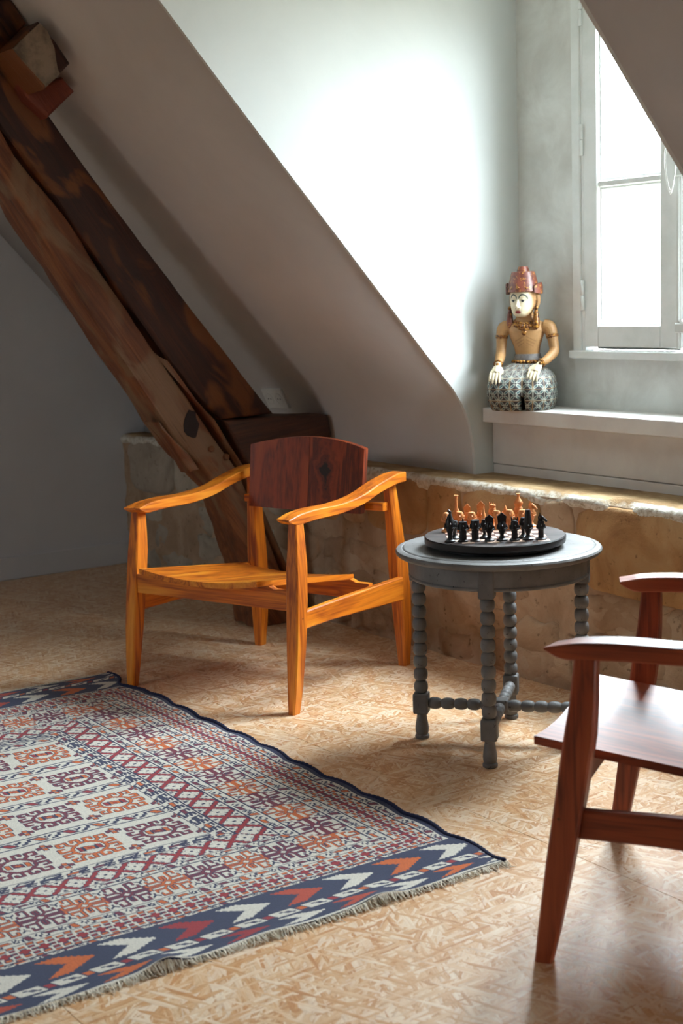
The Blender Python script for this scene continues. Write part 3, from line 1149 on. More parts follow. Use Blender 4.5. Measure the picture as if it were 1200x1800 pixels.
# ------------------------------------------------------------------ bobbin-leg table
TC = (-2.976, 2.554)
def side_table():
    t = thing('bobbin_table', 'round grey painted side table with bobbin turned legs', 'table', (TC[0], TC[1], 0))
    g = M['grey']
    bm = bmesh.new()
    lathe(bm, [(.02, .531), (.258, .531), (.266, .532), (.274, .535), (.279, .540), (.280, .546), (.277, .551), (.270, .5535), (.2645, .5545), (.2625, .5546), (.2605, .5535), (.2580, .5562), (.255, .5568), (.20, .557), (.02, .557)], 96)
    mesh_obj('tabletop', bm, g, t, 'auto')
    # apron: curved boards between the leg posts
    a0 = math.radians(-48.5)
    for k in range(4):
        bm = bmesh.new()
        n = 14
        st, en = a0+k*PI/2+.085, a0+(k+1)*PI/2-.085
        rings = []
        for i in range(n+1):
            a = st+(en-st)*i/n
            c, s = math.cos(a), math.sin(a)
            rings.append([(r*c, r*s, z) for r, z in ((.226, .474), (.242, .474), (.2455, .477), (.2455, .481), (.2425, .4845), (.2425, .531), (.226, .531))])
        loft(bm, rings)
        mesh_obj('apron', bm, g, t)
    def bead(r, h):
        return [(r*.60, 0), (r*.74, h*.05), (r*.90, h*.17), (r*.985, h*.34), (r, h*.5), (r*.985, h*.66), (r*.90, h*.83), (r*.74, h*.95), (r*.60, h)]
    for k in range(4):
        a = a0+k*PI/2
        mx = Matrix.Translation((.2235*math.cos(a), .2235*math.sin(a), 0)) @ Matrix.Rotation(a, 4, 'Z')
        lg = bpy.data.objects.new('leg', None)
        COL.objects.link(lg)
        lg.parent = t
        lg.matrix_local = mx
        bm = bmesh.new()
        box(bm, (-.020, -.021, .455), (.0225, .021, .5315), .003)
        mesh_obj('post', bm, g, lg)
        bm = bmesh.new()
        for i in range(9):
            z = .132+i*.0359
            lathe(bm, [(r, z+h) for r, h in bead(.0198, .0359)], 24)
        mesh_obj('bobbin_turning', bm, g, lg, 'auto')
        bm = bmesh.new()
        box(bm, (-.0215, -.0215, .074), (.0215, .0215, .133), .005, 2)
        mesh_obj('block', bm, g, lg)
        bm = bmesh.new()
        lathe(bm, [(.0155, 0), (.0195, .002), (.0205, .006), (.0195, .011), (.0165, .0135), (.0185, .020), (.0192, .030), (.0175, .044), (.0145, .060), (.0135, .070), (.0165, .076)], 24)
        mesh_obj('foot', bm, g, lg, 'auto')
    # crossed stretchers, five bobbins per arm
    bm = bmesh.new()
    box(bm, (-.0215, -.0215, .083), (.0215, .0215, .122), .005, 2)
    o = mesh_obj('stretcher_block', bm, g, t)
    o.rotation_euler = (0, 0, a0)
    for k in range(4):
        a = a0+k*PI/2
        bm = bmesh.new()
        L = (.2235-.020-.020)/5
        for i in range(5):
            lathe(bm, [(r, .020+i*L+h) for r, h in bead(.0165, L)], 20, Matrix.Rotation(a, 4, 'Z') @ Matrix.Translation((0, 0, .103)) @ Matrix.Rotation(PI/2, 4, 'Y'))
        mesh_obj('stretcher', bm, g, t, 'auto')
    return t
side_table()

# ------------------------------------------------------------------ chess board and men
BC = (-2.955, 2.525)
BYAW = math.radians(55.5)
def chess():
    b = thing('chess_board', 'round black wooden chess board with inlaid squares on the grey table', 'board', (BC[0], BC[1], .557), BYAW)
    bm = bmesh.new()
    lathe(bm, [(.02, .0), (.158, .0), (.160, .002), (.160, .012), (.02, .012)], 64)
    mesh_obj('turntable', bm, M['ebony'], b, 'auto')
    bm = bmesh.new()
    lathe(bm, [(.02, .012), (.184, .012), (.189, .014), (.190, .018), (.190, .030), (.188, .0325)], 96, cap=False)
    mesh_obj('board_rim', bm, M['ebony'], b, 'auto')
    bm = bmesh.new()
    lathe(bm, [(.188, .031), (.1875, .0328), (.01, .0328)], 96)
    mesh_obj('board_top', bm, M['ebony_top'], b)
    S = .132/4
    me_cache = {}
    for i in range(8):
        for j in range(8):
            key = (i+j) % 2
            if key not in me_cache:
                bm = bmesh.new()
                box(bm, (-S/2+.0003, -S/2+.0003, -.002), (S/2-.0003, S/2-.0003, .0006), .0002)
                o = mesh_obj('square', bm, M['sq_light'] if key else M['sq_dark'], b)
                me_cache[key] = o
            else:
                o = me_cache[key].copy()
                COL.objects.link(o)
                o.parent = b
            o.location = ((i-3.5)*S, (j-3.5)*S, .0330)
    ZB = .557+.0336
    R0 = Matrix.Rotation(BYAW, 4, 'Z')
    def place(u, v):
        p = R0 @ Vector((u, v, 0))
        return (BC[0]+p.x, BC[1]+p.y, ZB)
    def body_prof(h, r, rb):
        return [(.001, 0), (rb, 0), (rb*1.03, .0015), (rb*.95, .004), (rb*.6, .0065), (r*.48, .012), (r*.46, .3*h), (r*.62, .42*h), (r*.95, .60*h), (r, .76*h), (r*.9, .9*h), (r*.72, .985*h), (.001, h)]
    def robed(h, r, rb):
        return [(.001, 0), (rb, 0), (rb*1.03, .0015), (rb*.95, .0035), (r*.80, .005), (r*.76, .5*h), (r*.80, .55*h), (r*1.0, .60*h), (r*1.05, .64*h), (r*.98, .72*h), (r*.90, .98*h), (.001, h)]
    def carve(bm, seed, amp=.0012):
        for v in bm.verts:
            if v.co.z > .012:
                n = fbm((v.co.x+seed, v.co.y, v.co.z), 140, 2)
                d = Vector((v.co.x, v.co.y, 0))
                if d.length > 1e-4:
                    v.co += d.normalized()*amp*n
    n_seed = [1]
    def man(name, u, v, mat, label, prof, head=None, group=None, rot=0.0, arms=True):
        t = thing(name, label, 'chess piece', place(u, v), BYAW+rot, group)
        bm = bmesh.new()
        pr = []
        for (a, b2), (c, d) in zip(prof[:-1], prof[1:]):
            k = max(1, int(abs(d-b2)/.004))
            for q in range(k):
                pr.append((a+(c-a)*q/k, b2+(d-b2)*q/k))
        pr.append(prof[-1])
        lathe(bm, pr, 16)
        if arms:
            hz = prof[-1][1]
            rr = max(p[0] for p in prof[6:])
            for s in (-1, 1):
                tube(bm, [(s*rr*.95, .0, .80*hz), (s*rr*1.1, -rr*.4, .64*hz), (s*rr*.35, -rr*1.05, .60*hz)], [.0022, .0024, .0016], 6)
            tube(bm, [(0, -rr*.8, .86*hz), (0, -rr*1.12, .79*hz), (0, -rr*.8, .72*hz)], [.001, .0022, .001], 6)
        carve(bm, n_seed[0]*3.1)
        n_seed[0] += 1
        mesh_obj('body', bm, mat, t, 'auto')
        if head:
            bm = bmesh.new()
            head(bm, prof[-1][1])
            mesh_obj('headdress', bm, mat, t, 'auto')
        return t
    # headdresses
    def h_cone(bm, h, r=.007, H=.03, tip=.0008):
        lathe(bm, [(r, h-.006), (r*.9, h), (tip, h+H)], 14)
    def h_hat(bm, h):                                  # tall flared hat
        lathe(bm, [(.0085, h-.004), (.0075, h), (.0045, h+.008), (.0035, h+.030), (.0040, h+.038), (.0062, h+.040), (.0062, h+.0425), (.001, h+.0425)], 16)
    def h_vase(bm, h):
        lathe(bm, [(.008, h-.003), (.0098, h+.001), (.0122, h+.006), (.0125, h+.010), (.009, h+.016), (.0045, h+.023), (.0035, h+.030), (.0058, h+.0335), (.0058, h+.035), (.001, h+.035)], 18)
    def h_kite(w, H):
        def f(bm, h):
            pts = [(-w*.8, h-.010), (w*.8, h-.010), (w, h+H*.55), (0, h+H), (-w, h+H*.55)]
            a = [bm.verts.new((x, -.004, z)) for x, z in pts]
            b2 = [bm.verts.new((x, .004, z)) for x, z in pts]
            bm.faces.new(a); bm.faces.new(b2[::-1])
            for i in range(5):
                bm.faces.new((a[i], a[(i+1) % 5], b2[(i+1) % 5], b2[i]))
        return f
    def h_comb(bm, h):
        lathe(bm, [(.006, h-.006), (.0095, h+.006), (.008, h+.009), (.001, h+.009)], 14)
        for k in range(4):
            x = -.008+.0055*k
            tube(bm, [(x*.7, 0, h+.004), (x*1.15, 0, h+.016-.0012*k)], [.0024, .0008], 6)
    def h_horse(bm, h):
        tube(bm, [(-.001, 0, h-.008), (.0, 0, h+.004), (.003, 0, h+.010), (.009, 0, h+.004), (.0155, 0, h-.003)], [(.007, .0055), (.0065, .005), (.0062, .0048), (.005, .004), (.0032, .003)], 10)
        for s in (-1, 1):
            tube(bm, [(-.001, s*.003, h+.010), (-.003, s*.004, h+.021)], [.002, .0006], 6)
        tube(bm, [(-.005, 0, h-.004), (-.006, 0, h+.010), (-.002, 0, h+.018)], [.0015, .002, .0008], 6)
    def h_lynx(bm, h):
        lathe(bm, [(.008, h-.006), (.008, h+.002), (.001, h+.004)], 12)
        for s in (-1, 1):
            tube(bm, [(s*.0055, 0, h), (s*.0085, 0, h+.013)], [.0035, .0006], 6)
        for x in (-.002, .002):
            tube(bm, [(x, 0, h), (x, 0, h+.011)], [.0012, .001], 6)
    def h_bird(bm, h):
        tube(bm, [(0, 0, h-.010), (0, 0, h+.002), (.001, 0, h+.013), (.0015, 0, h+.020)], [.0115, .0085, .0038, .0025], 12)
        tube(bm, [(.001, 0, h+.018), (-.003, 0, h+.022), (-.007, 0, h+.020)], [.003, .0034, .001], 8)
    EB, BW = M['ebony'], M['boxwood']
    k = .95
    # black back row, left to right
    man('chess_bishop', -.128, -.100, EB, 'black bird-headed chess piece, far left of the front row', body_prof(.062, .0125, .014), h_bird)
    man('chess_pawn', -.113, -.058, EB, 'black carved chess pawn behind the bird-headed piece', body_prof(.050, .0105, .013))
    man('chess_rook', -.094, -.100, EB, 'black robed chess piece with a pointed hat, second from left in front', robed(.054, .0122, .0145), lambda bm, h: h_cone(bm, h, .0035, .008))
    man('chess_rook', -.062, -.100, EB, 'black robed chess piece with a flat top, third from left in front', robed(.057, .0122, .0140))
    man('chess_pawn', -.034, -.062, EB, 'black flat-topped chess pawn just behind the smaller kite-headed piece', body_prof(.051, .0085, .0125))
    man('chess_queen', -.025, -.104, EB, 'black chess piece with the smaller kite-shaped head', body_prof(.050, .0115, .0135), h_kite(.0115, .020))
    man('chess_king', .008, -.104, EB, 'black chess piece with the larger kite-shaped head', body_prof(.052, .0118, .0145), h_kite(.0120, .023))
    man('chess_knight', .041, -.106, EB, 'black chess piece with two pricked ears', robed(.050, .0110, .0135), h_lynx)
    man('chess_pawn', .068, -.072, EB, 'black flat-topped chess pawn just behind the tall black piece', body_prof(.055, .0092, .0135))
    man('chess_bishop', .076, -.106, EB, 'tallest black chess piece with a long tapered hat', body_prof(.050, .0112, .0150), lambda bm, h: lathe(bm, [(.0105, h-.012), (.0098, h), (.0065, h+.030), (.001, h+.0305)], 14))
    man('chess_knight', .110, -.106, EB, 'black horse-headed chess piece, far right of the front row', robed(.050, .0095, .0150), h_horse)
    # brown men along the far side
    man('chess_pawn', -.126, .062, BW, 'light brown round-topped chess pawn half hidden behind the black bird-headed piece', body_prof(.050, .0115, .0135), lambda bm, h: lathe(bm, [(.009, h-.004), (.0085, h), (.005, h+.004), (.001, h+.005)], 12))
    man('chess_bishop', -.094, .106, BW, 'light brown chess piece with a tall thin flared hat', body_prof(.052, .0125, .0140), h_hat)
    man('chess_pawn', -.088, .074, BW, 'light brown chess pawn in front of the tall flared hat', body_prof(.053, .0115, .0135))
    man('chess_queen', -.064, .108, BW, 'light brown chess piece with a narrow kite head, second from left behind', body_prof(.046, .0118, .0140), h_kite(.0095, .024))
    man('chess_pawn', -.055, .076, BW, 'light brown chess pawn in front of the narrow kite head', body_prof(.051, .0115, .0135))
    man('chess_king', -.026, .108, BW, 'light brown chess piece with a broad kite head', body_prof(.050, .0118, .0140), h_kite(.0115, .026))
    man('chess_pawn', -.022, .076, BW, 'light brown chess pawn with a cone hat in front of the broad kite head', body_prof(.036, .0095, .0130), h_cone)
    man('chess_rook', .006, .108, BW, 'light brown chess piece with a four-pronged comb', body_prof(.056, .0115, .0140), h_comb)
    man('chess_pawn', .014, .076, BW, 'light brown flat-topped chess pawn in front of the comb', body_prof(.053, .0112, .0140))
    man('chess_knight', .042, .108, BW, 'light brown chess piece with a short pointed cap', body_prof(.044, .0125, .0140), lambda bm, h: h_cone(bm, h, .0085, .018))
    man('chess_pawn', .049, .076, BW, 'light brown broad chess pawn beside the short pointed cap', body_prof(.054, .0120, .0140))
    man('chess_bishop', .078, .108, BW, 'light brown chess piece with a vase-shaped hat', body_prof(.058, .0125, .0140), h_vase)
    man('chess_pawn', .085, .076, BW, 'light brown chess pawn in front of the vase-shaped hat', body_prof(.053, .0122, .0140))
    man('chess_knight', .112, .100, BW, 'light brown horse-headed chess piece, far right behind', body_prof(.052, .0110, .0145), h_horse)
chess()

# ------------------------------------------------------------------ carved statue
def set_colors(me, cols):
    a = me.color_attributes.new('Col', 'FLOAT_COLOR', 'POINT')
    c = np.ones((len(me.vertices), 4), np.float32)
    c[:, :3] = cols
    a.data.foreach_set('color', c.ravel())

def verts_of(me):
    co = np.empty(len(me.vertices)*3, np.float32)
    me.vertices.foreach_get('co', co)
    return co.reshape(-1, 3)

def voxel(bm, size, smooth=3):
    """fuse overlapping closed volumes into one continuous skin"""
    me = bpy.data.meshes.new('tmp')
    bmesh.ops.recalc_face_normals(bm, faces=bm.faces[:])
    bm.to_mesh(me); bm.free()
    o = bpy.data.objects.new('tmp', me)
    COL.objects.link(o)
    m = o.modifiers.new('r', 'REMESH')
    m.mode = 'VOXEL'; m.voxel_size = size
    s = o.modifiers.new('s', 'SMOOTH')
    s.factor = .5; s.iterations = smooth
    dg = bpy.context.evaluated_depsgraph_get()
    out = bpy.data.meshes.new_from_object(o.evaluated_get(dg))
    bpy.data.objects.remove(o)
    bpy.data.meshes.remove(me)
    return out

def link_mesh(name, me, mat, parent, smooth=True):
    o = bpy.data.objects.new(name, me)
    COL.objects.link(o)
    me.materials.clear()
    me.materials.append(mat)
    me.polygons.foreach_set('use_smooth', [smooth]*len(me.polygons))
    o.parent = parent
    return o

def statue():
    loc = Vector((-3.632, 3.237, .846))
    face_dir = Vector((.60, -.80))
    rz = math.atan2(face_dir.y, face_dir.x)+PI/2
    t = thing('statue', 'painted carved wooden statue of a kneeling figure with a red hat on the white sill', 'statue', loc, rz)
    skin = m_attr('painted_skin', rough=.55, bumpscale=55, bstr=.12)
    cloth = m_attr('painted_cloth', rough=.6, bumpscale=70, bstr=.15)
    k = NT('gilt_red_lacquer')
    n = k.noise(k.coord(), 90, 4, .65)
    n2 = k.noise(k.coord(), 26, 3, .6)
    k.base(k.mix(k.ramp(n, [(.55, (0, 0, 0, 1)), (.66, (1, 1, 1, 1))]), k.ramp(n2, [(.35, rgb(84, 38, 30)), (.65, rgb(134, 72, 56))]), rgb(186, 132, 62)))
    k.rough(.38)
    k.bump(n, .25, .002)
    lacquer = k.m
    k = NT('antique_gilt')
    n = k.noise(k.coord(), 120, 4, .6)
    k.base(k.ramp(n, [(.38, rgb(58, 32, 18)), (.52, rgb(134, 82, 34)), (.68, rgb(206, 154, 66))]))
    k.rough(.36); k.b.inputs['Metallic'].default_value = .35
    k.bump(n, .4, .003)
    gilt = k.m
    HY = math.radians(-13)                       # head turned to its right
    HR = Matrix.Translation((.004, .012, 0)) @ Matrix.Rotation(HY, 4, 'Z')
    bm = bmesh.new()
    # torso and neck
    def ell(c, hx, hy, n=28, M4=None):
        r = [Vector((c[0]+hx*math.cos(2*PI*i/n), c[1]+hy*math.sin(2*PI*i/n), c[2])) for i in range(n)]
        return [M4 @ p for p in r] if M4 else r
    tor = [(.120, .012, .030, .050, .036), (.160, .012, .030, .043, .033), (.180, .012, .028, .040, .031), (.205, .011, .026, .044, .033), (.232, .010, .024, .054, .036),
           (.258, .010, .024, .062, .037), (.274, .010, .026, .066, .033), (.285, .010, .027, .054, .029), (.296, .009, .026, .036, .026), (.306, .007, .022, .029, .025), (.335, .004, .014, .026, .026)]
    loft(bm, [ell((cx, cy, z), hx, hy) for z, cx, cy, hx, hy in tor])
    # head
    hd = [(.302, -.020, .010, .010), (.306, -.020, .019, .018), (.314, -.014, .029, .031), (.326, -.008, .036, .040), (.342, -.003, .041, .045), (.358, .0, .0435, .047), (.374, .001, .044, .048), (.392, .002, .043, .047), (.405, .002, .036, .040), (.412, .002, .02, .02)]
    loft(bm, [[HR @ p for p in ell((0, cy, z), hx, hy)] for z, cy, hx, hy in hd])
    def ht(pts, rad, seg=10):
        tube(bm, [HR @ Vector(p) for p in pts], rad, seg)
    ht([(0, -.044, .366), (0, -.0485, .352), (0, -.0545, .338), (0, -.050, .331)], [(.003, .003), (.0042, .004), (.0062, .005), (.005, .003)])          # nose
    for s in (-1, 1):
        ht([(s*.004, -.049, .333), (s*.0075, -.047, .334)], [.004, .003])                       # nostrils
        ht([(s*.006, -.0425, .374), (s*.016, -.0425, .3775), (s*.029, -.034, .372)], [.003, .0035, .002])   # brow ridge
        ht([(s*.008, -.0420, .357), (s*.0165, -.0420, .3575), (s*.025, -.0365, .356)], [.0025, .0050, .0025])    # eyelid
        ht([(s*.044, .006, .376), (s*.0500, .008, .372), (s*.0500, .009, .350), (s*.045, .005, .330)], [(.006, .004), (.009, .004), (.008, .004), (.005, .004)])   # ear
    ht([(-.009, -.0395, .3215), (0, -.0435, .3225), (.009, -.0395, .3215)], [.002, .0034, .002])
    ht([(-.007, -.0380, .3175), (0, -.0420, .3170), (.007, -.0380, .3175)], [.002, .0032, .002])
    ht([(0, -.034, .309), (0, -.036, .306)], [.009, .006])
    # arms
    for pts, rad in (
        ([(-.045, .026, .272), (-.064, .025, .266), (-.071, .022, .248), (-.073, .018, .225), (-.074, .012, .190), (-.075, .000, .172), (-.073, -.030, .158), (-.071, -.052, .149)],
         [.022, .0235, .0205, .0180, .0165, .0170, .0140, .0115]),
        ([(.066, .026, .272), (.085, .025, .266), (.093, .022, .248), (.099, .018, .225), (.104, .012, .196), (.103, .000, .184), (.086, -.030, .163), (.068, -.050, .151)],
         [.022, .0235, .0205, .0180, .0165, .0170, .0145, .0115])):
        sp = smoothpath([tuple(p)+(r,) for p, r in zip(pts, rad)], 4)
        tube(bm, [q[:3] for q in sp], [q[3] for q in sp], 14)
    # hands: palm, four fingers over the knee, thumb to the inside
    def hand(w, dirx, inner):
        w = Vector(w)
        ax = Vector((dirx, -.80, -.75)).normalized()
        side = Vector((1, 0, 0)) - ax*ax.x
        side.normalize()
        p1 = w + ax*.034
        tube(bm, [w - ax*.004, w + ax*.010, w + ax*.024, p1], [(.0105, .0085), (.0145, .0080), (.0185, .0072), (.0180, .0062)] if False else [.0100, .0105, .0100, .0085], 12)
        for q in (-.008, .008):
            tube(bm, [w + ax*.006 + side*q*.6, w+ax*.022+side*q*1.15, p1+side*q*1.2], [.0075, .0075, .0062], 10)
        L = (.030, .036, .037, .033)
        for i in range(4):
            q = (i-1.5)*.0098*(1 if inner > 0 else -1)
            b0 = p1 + side*q - ax*.006
            Lk = L[i]
            e1 = b0 + ax*Lk*.45 + side*q*.10
            e2 = b0 + ax*Lk*.62 + Vector((0, -.004, -Lk*.30)) + side*q*.14
            e3 = e2 + Vector((dirx*.2*Lk, -.002, -Lk*.36))
            tube(bm, [b0, e1, e2, e3], [.0049, .0046, .0043, .0034], 10)
        b0 = w + ax*.010 + side*inner*.010
        tube(bm, [b0, b0+ax*.012+side*inner*.009, b0+ax*.026+side*inner*.012], [.0062, .0052, .0038], 10)
    hand((-.071, -.052, .147), -.10, 1)
    hand((.066, -.051, .149), -.42, -1)
    me = voxel(bm, .0019, 3)
    co = verts_of(me)
    inv = np.array(HR.inverted())
    hc = co @ inv[:3, :3].T + inv[:3, 3]
    x, y, z = hc[:, 0], hc[:, 1], hc[:, 2]
    tan = np.array(rgb(176, 132, 84)[:3]); cream = np.array(rgb(218, 204, 172)[:3]); ink = np.array(rgb(40, 44, 46)[:3])
    C = np.tile(tan, (len(co), 1))
    def blend(w, c):
        C[:] = C*(1-w[:, None]) + np.array(c)[None, :]*w[:, None]
    sm = lambda e0, e1, v: np.clip((v-e0)/(e1-e0), 0, 1)
    oval = np.sqrt((x/.039)**2 + ((z-.352)/.050)**2)
    front = sm(-.006, -.018, y)
    ishead = sm(.300, .305, z)*(np.abs(x) < .06)
    blend(sm(1.08, .92, oval)*front*ishead, cream)
    f2 = front*ishead*(oval < 1.05)
    for s in (-1, 1):
        ex, ez = s*.0165, .3555
        dx, dz = x-ex, z-ez
        # brow arc
        arc = np.abs(np.sqrt((dx/.0150)**2 + ((dz+.002)/.0225)**2)-1)
        blend(f2*sm(.16, .08, arc)*(dz > .006)*(np.abs(dx) < .0145), rgb(58, 70, 72)[:3])
        # lid shade, eye
        blend(f2*sm(1.1, .7, np.sqrt((dx/.0125)**2+((dz-.006)/.008)**2))*.35, rgb(176, 152, 120)[:3])
        eye = np.sqrt((dx/.0115)**2+(dz/.0040)**2)
        blend(f2*sm(1.1, .9, eye), rgb(206, 196, 170)[:3])
        blend(f2*sm(1.25, 1.0, eye)*(dz > .0008), ink)
        blend(f2*sm(1.0, .8, np.sqrt((dx/.0048)**2+(dz/.0042)**2)), ink)
    lip = np.sqrt((x/.0105)**2+((z-.3195)/.0052)**2)
    blend(f2*sm(1.1, .85, lip), rgb(150, 46, 48)[:3])
    blend(f2*sm(1.0, .6, np.sqrt((x/.0085)**2+((z-.3195)/.0011)**2)), rgb(86, 26, 28)[:3])
    for s in (-1, 1):
        blend(f2*sm(1.0, .6, np.sqrt(((x-s*.0055)/.0028)**2+((z-.3315)/.0014)**2)), rgb(120, 84, 70)[:3])
    # hands cream, ribs as painted lines
    X, Y, Z = co[:, 0], co[:, 1], co[:, 2]
    blend(sm(-.050, -.058, Y)*(Z < .20), cream)
    for s in (-1, 1):
        for q in range(3):
            z0 = .240-.011*q
            zz = z0 - (np.abs(X-.011)-.004)*(.55) 
            w = sm(.0022, .0006, np.abs(Z-zz))*(s*(X-.011) > .004)*(s*(X-.011) < .034-.004*q)*(Y < .01)
            blend(w*.55, rgb(120, 84, 50)[:3])
    set_colors(me, C)
    body = link_mesh('body', me, skin, t)
    # sarong: wide kneeling block with two knees, painted tile pattern
    NU, NV = 380, 120
    prof = [(0.0, .0, .098, .088), (.010, -.002, .104, .094), (.030, -.004, .110, .101), (.060, -.006, .1135, .104), (.085, -.004, .111, .099), (.105, -.001, .104, .090),
            (.122, .006, .092, .074), (.135, .014, .076, .058), (.146, .022, .056, .044), (.152, .028, .044, .034)]
    pz = np.array([p[0] for p in prof])
    sp = np.array(smoothpath([(p[0], p[1], p[2], p[3]) for p in prof], 8))
    arc = np.concatenate([[0], np.cumsum(np.hypot(np.diff(sp[:, 0]), np.diff(sp[:, 3])))])
    sv = np.linspace(0, arc[-1], NV+1)
    zz = np.interp(sv, arc, sp[:, 0]); cy = np.interp(sv, arc, sp[:, 1]); hx = np.interp(sv, arc, sp[:, 2]); hy = np.interp(sv, arc, sp[:, 3])
    th = np.linspace(0, 2*PI, NU+1)[:-1] - PI/2
    p = 3.2
    q = (np.abs(np.cos(th))**p + np.abs(np.sin(th))**p)**(-1/p)
    ux, uy = q*np.cos(th), q*np.sin(th)
    V = np.zeros((NV+1, NU, 3))
    V[:, :, 0] = hx[:, None]*ux[None, :]
    V[:, :, 1] = cy[:, None] + hy[:, None]*uy[None, :]
    V[:, :, 2] = zz[:, None]
    gx = V[:, :, 0]-.016
    frontw = np.clip(-uy[None, :], 0, 1)
    dent = np.exp(-(gx/.013)**2)*frontw*np.clip((.135-zz)/.05, 0, 1)[:, None]*.010
    slit = np.exp(-(gx/.0065)**4)*frontw*np.clip((.050-zz)/.012, 0, 1)[:, None]*.040
    V[:, :, 1] += dent+slit
    # pattern coordinates: arc length round the front, arc length upward
    darc = np.hypot(np.diff(np.r_[ux, ux[0]])*.112, np.diff(np.r_[uy, uy[0]])*.10)
    au = np.cumsum(darc) - darc[0]
    mid = au[np.argmin(np.abs(th))] if False else 0
    aU = np.where(th > PI/2, au-au[-1], au)
    cell = .0375
    cu = (aU[None, :] - .016)/cell
    cv = np.repeat((sv/cell)[:, None], NU, 1)
    cu = np.repeat(cu, NV+1, 0)
    fu, fv = cu-np.floor(cu)-.5, cv-np.floor(cv)-.5
    line = (np.abs(fu) > .465) | (np.abs(fv) > .465)
    a, b = (np.abs(fu)+np.abs(fv))/math.sqrt(2), (np.abs(fu)-np.abs(fv))/math.sqrt(2)
    e = np.sqrt(((a-.345)/.29)**2 + (b/.125)**2)
    ring = (e > .66) & (e < 1.0)
    core = e < .5
    dark = np.array(rgb(44, 38, 40)[:3]); creamp = np.array(rgb(176, 178, 164)[:3]); teal = np.array(rgb(66, 90, 92)[:3]); gold = np.array(rgb(150, 120, 78)[:3])
    C2 = np.tile(dark, (NV+1, NU, 1))
    C2[e < .7] = teal
    C2[ring] = creamp
    C2[line] = np.where((np.floor(cv[line]) % 2 == 0)[:, None], gold[None, :], creamp[None, :])
    upper = np.clip((zz-.085)/.04, 0, 1)[:, None, None]
    C2 = C2*(1-upper*.40) + np.array(rgb(132, 124, 120)[:3])*upper*.40
    C2[slit > .012] = rgb(30, 22, 24)[:3]
    # relief: lines stand proud
    nrm = np.stack([np.repeat(ux[None, :], NV+1, 0), np.repeat(uy[None, :], NV+1, 0), np.zeros((NV+1, NU))], 2)
    V += nrm*(ring*.0006+line*.0005)[:, :, None]
    verts = V.reshape(-1, 3)
    ii = np.arange(NU); jj = (ii+1) % NU
    F = []
    for r in range(NV):
        F.append(np.stack([r*NU+ii, r*NU+jj, (r+1)*NU+jj, (r+1)*NU+ii], 1))
    F = np.concatenate(F)
    me = bpy.data.meshes.new('sarong')
    faces = F.tolist() + [list(range(NU))[::-1], [NV*NU+i for i in range(NU)]]
    me.from_pydata(verts.tolist(), [], faces)
    set_colors(me, C2.reshape(-1, 3))
    link_mesh('sarong', me, cloth, t)
    # cummerbund and belt
    bm = bmesh.new()
    loft(bm, [ell((.012, cyy, z), hx_, hy_, 32) for z, cyy, hx_, hy_ in ((.150, .029, .048, .038), (.158, .029, .0485, .038), (.170, .028, .0455, .0355), (.181, .028, .0425, .0335))])
    mesh_obj('waist_sash', bm, m_plain('grey_sash', rgb(126, 120, 116), .6, c2=rgb(98, 92, 90), scale=60), t, 'auto')
    bm = bmesh.new()
    for i in range(26):
        aa = 2*PI*i/26
        bmesh.ops.create_uvsphere(bm, u_segments=8, v_segments=6, radius=.0068, matrix=Matrix.Translation((.012+.049*math.cos(aa), .029+.039*math.sin(aa), .155)))
    loft(bm, [ell((.012, .029, z), .049, .039, 32) for z in (.149, .161)])
    mesh_obj('belt', bm, gilt, t, True)
    # hat
    bm = bmesh.new()
    def hr(z, hx, hy, cy=0.0):
        return [HR @ p for p in ell((0, cy, z), hx, hy, 40)]
    loft(bm, [hr(.384, .0500, .0530), (hr(.386, .0515, .0545)), hr(.398, .0505, .0535), hr(.412, .0470, .050), hr(.449, .0375, .040), hr(.4505, .0355, .038)])
    loft(bm, [hr(.450, .0205, .022), hr(.452, .0205, .022), hr(.4655, .0160, .0172), hr(.467, .0145, .0155)])
    for s in (-1, 1):
        pl = [(s*.047, -.026), (s*.0555, -.010), (s*.058, .006), (s*.0555, .022)]
        lo_, hi_ = [.382, .378, .376, .378], [.402, .411, .415, .405]
        fr = []
        for off in (0, .004):
            fr.append([[bm.verts.new(HR @ Vector((px_+s*off, py_, zz_))) for zz_ in (l_, h_)] for (px_, py_), l_, h_ in zip(pl, lo_, hi_)])
        a_, b_ = fr
        for i in range(3):
            bm.faces.new((a_[i][0], a_[i+1][0], a_[i+1][1], a_[i][1]))
            bm.faces.new((b_[i][0], b_[i][1], b_[i+1][1], b_[i+1][0]))
            bm.faces.new((a_[i][1], a_[i+1][1], b_[i+1][1], b_[i][1]))
            bm.faces.new((a_[i][0], b_[i][0], b_[i+1][0], a_[i+1][0]))
        for i in (0, 3):
            bm.faces.new((a_[i][0], a_[i][1], b_[i][1], b_[i][0]))
    hat = mesh_obj('hat', bm, lacquer, t, 'auto')
    for (ax_, zz_) in ((-1.95, .396), (-1.45, .3985), (-.95, .397), (-2.4, .397), (-1.2, .444)):
        rr_ = .0525 if zz_ < .42 else .0395
        bm = bmesh.new()
        bmesh.ops.create_uvsphere(bm, u_segments=10, v_segments=8, radius=.0032, matrix=HR @ Matrix.Translation((rr_*.96*math.cos(ax_), rr_*1.01*math.sin(ax_), zz_)))
        mesh_obj('hat_stud', bm, gilt, hat, True)
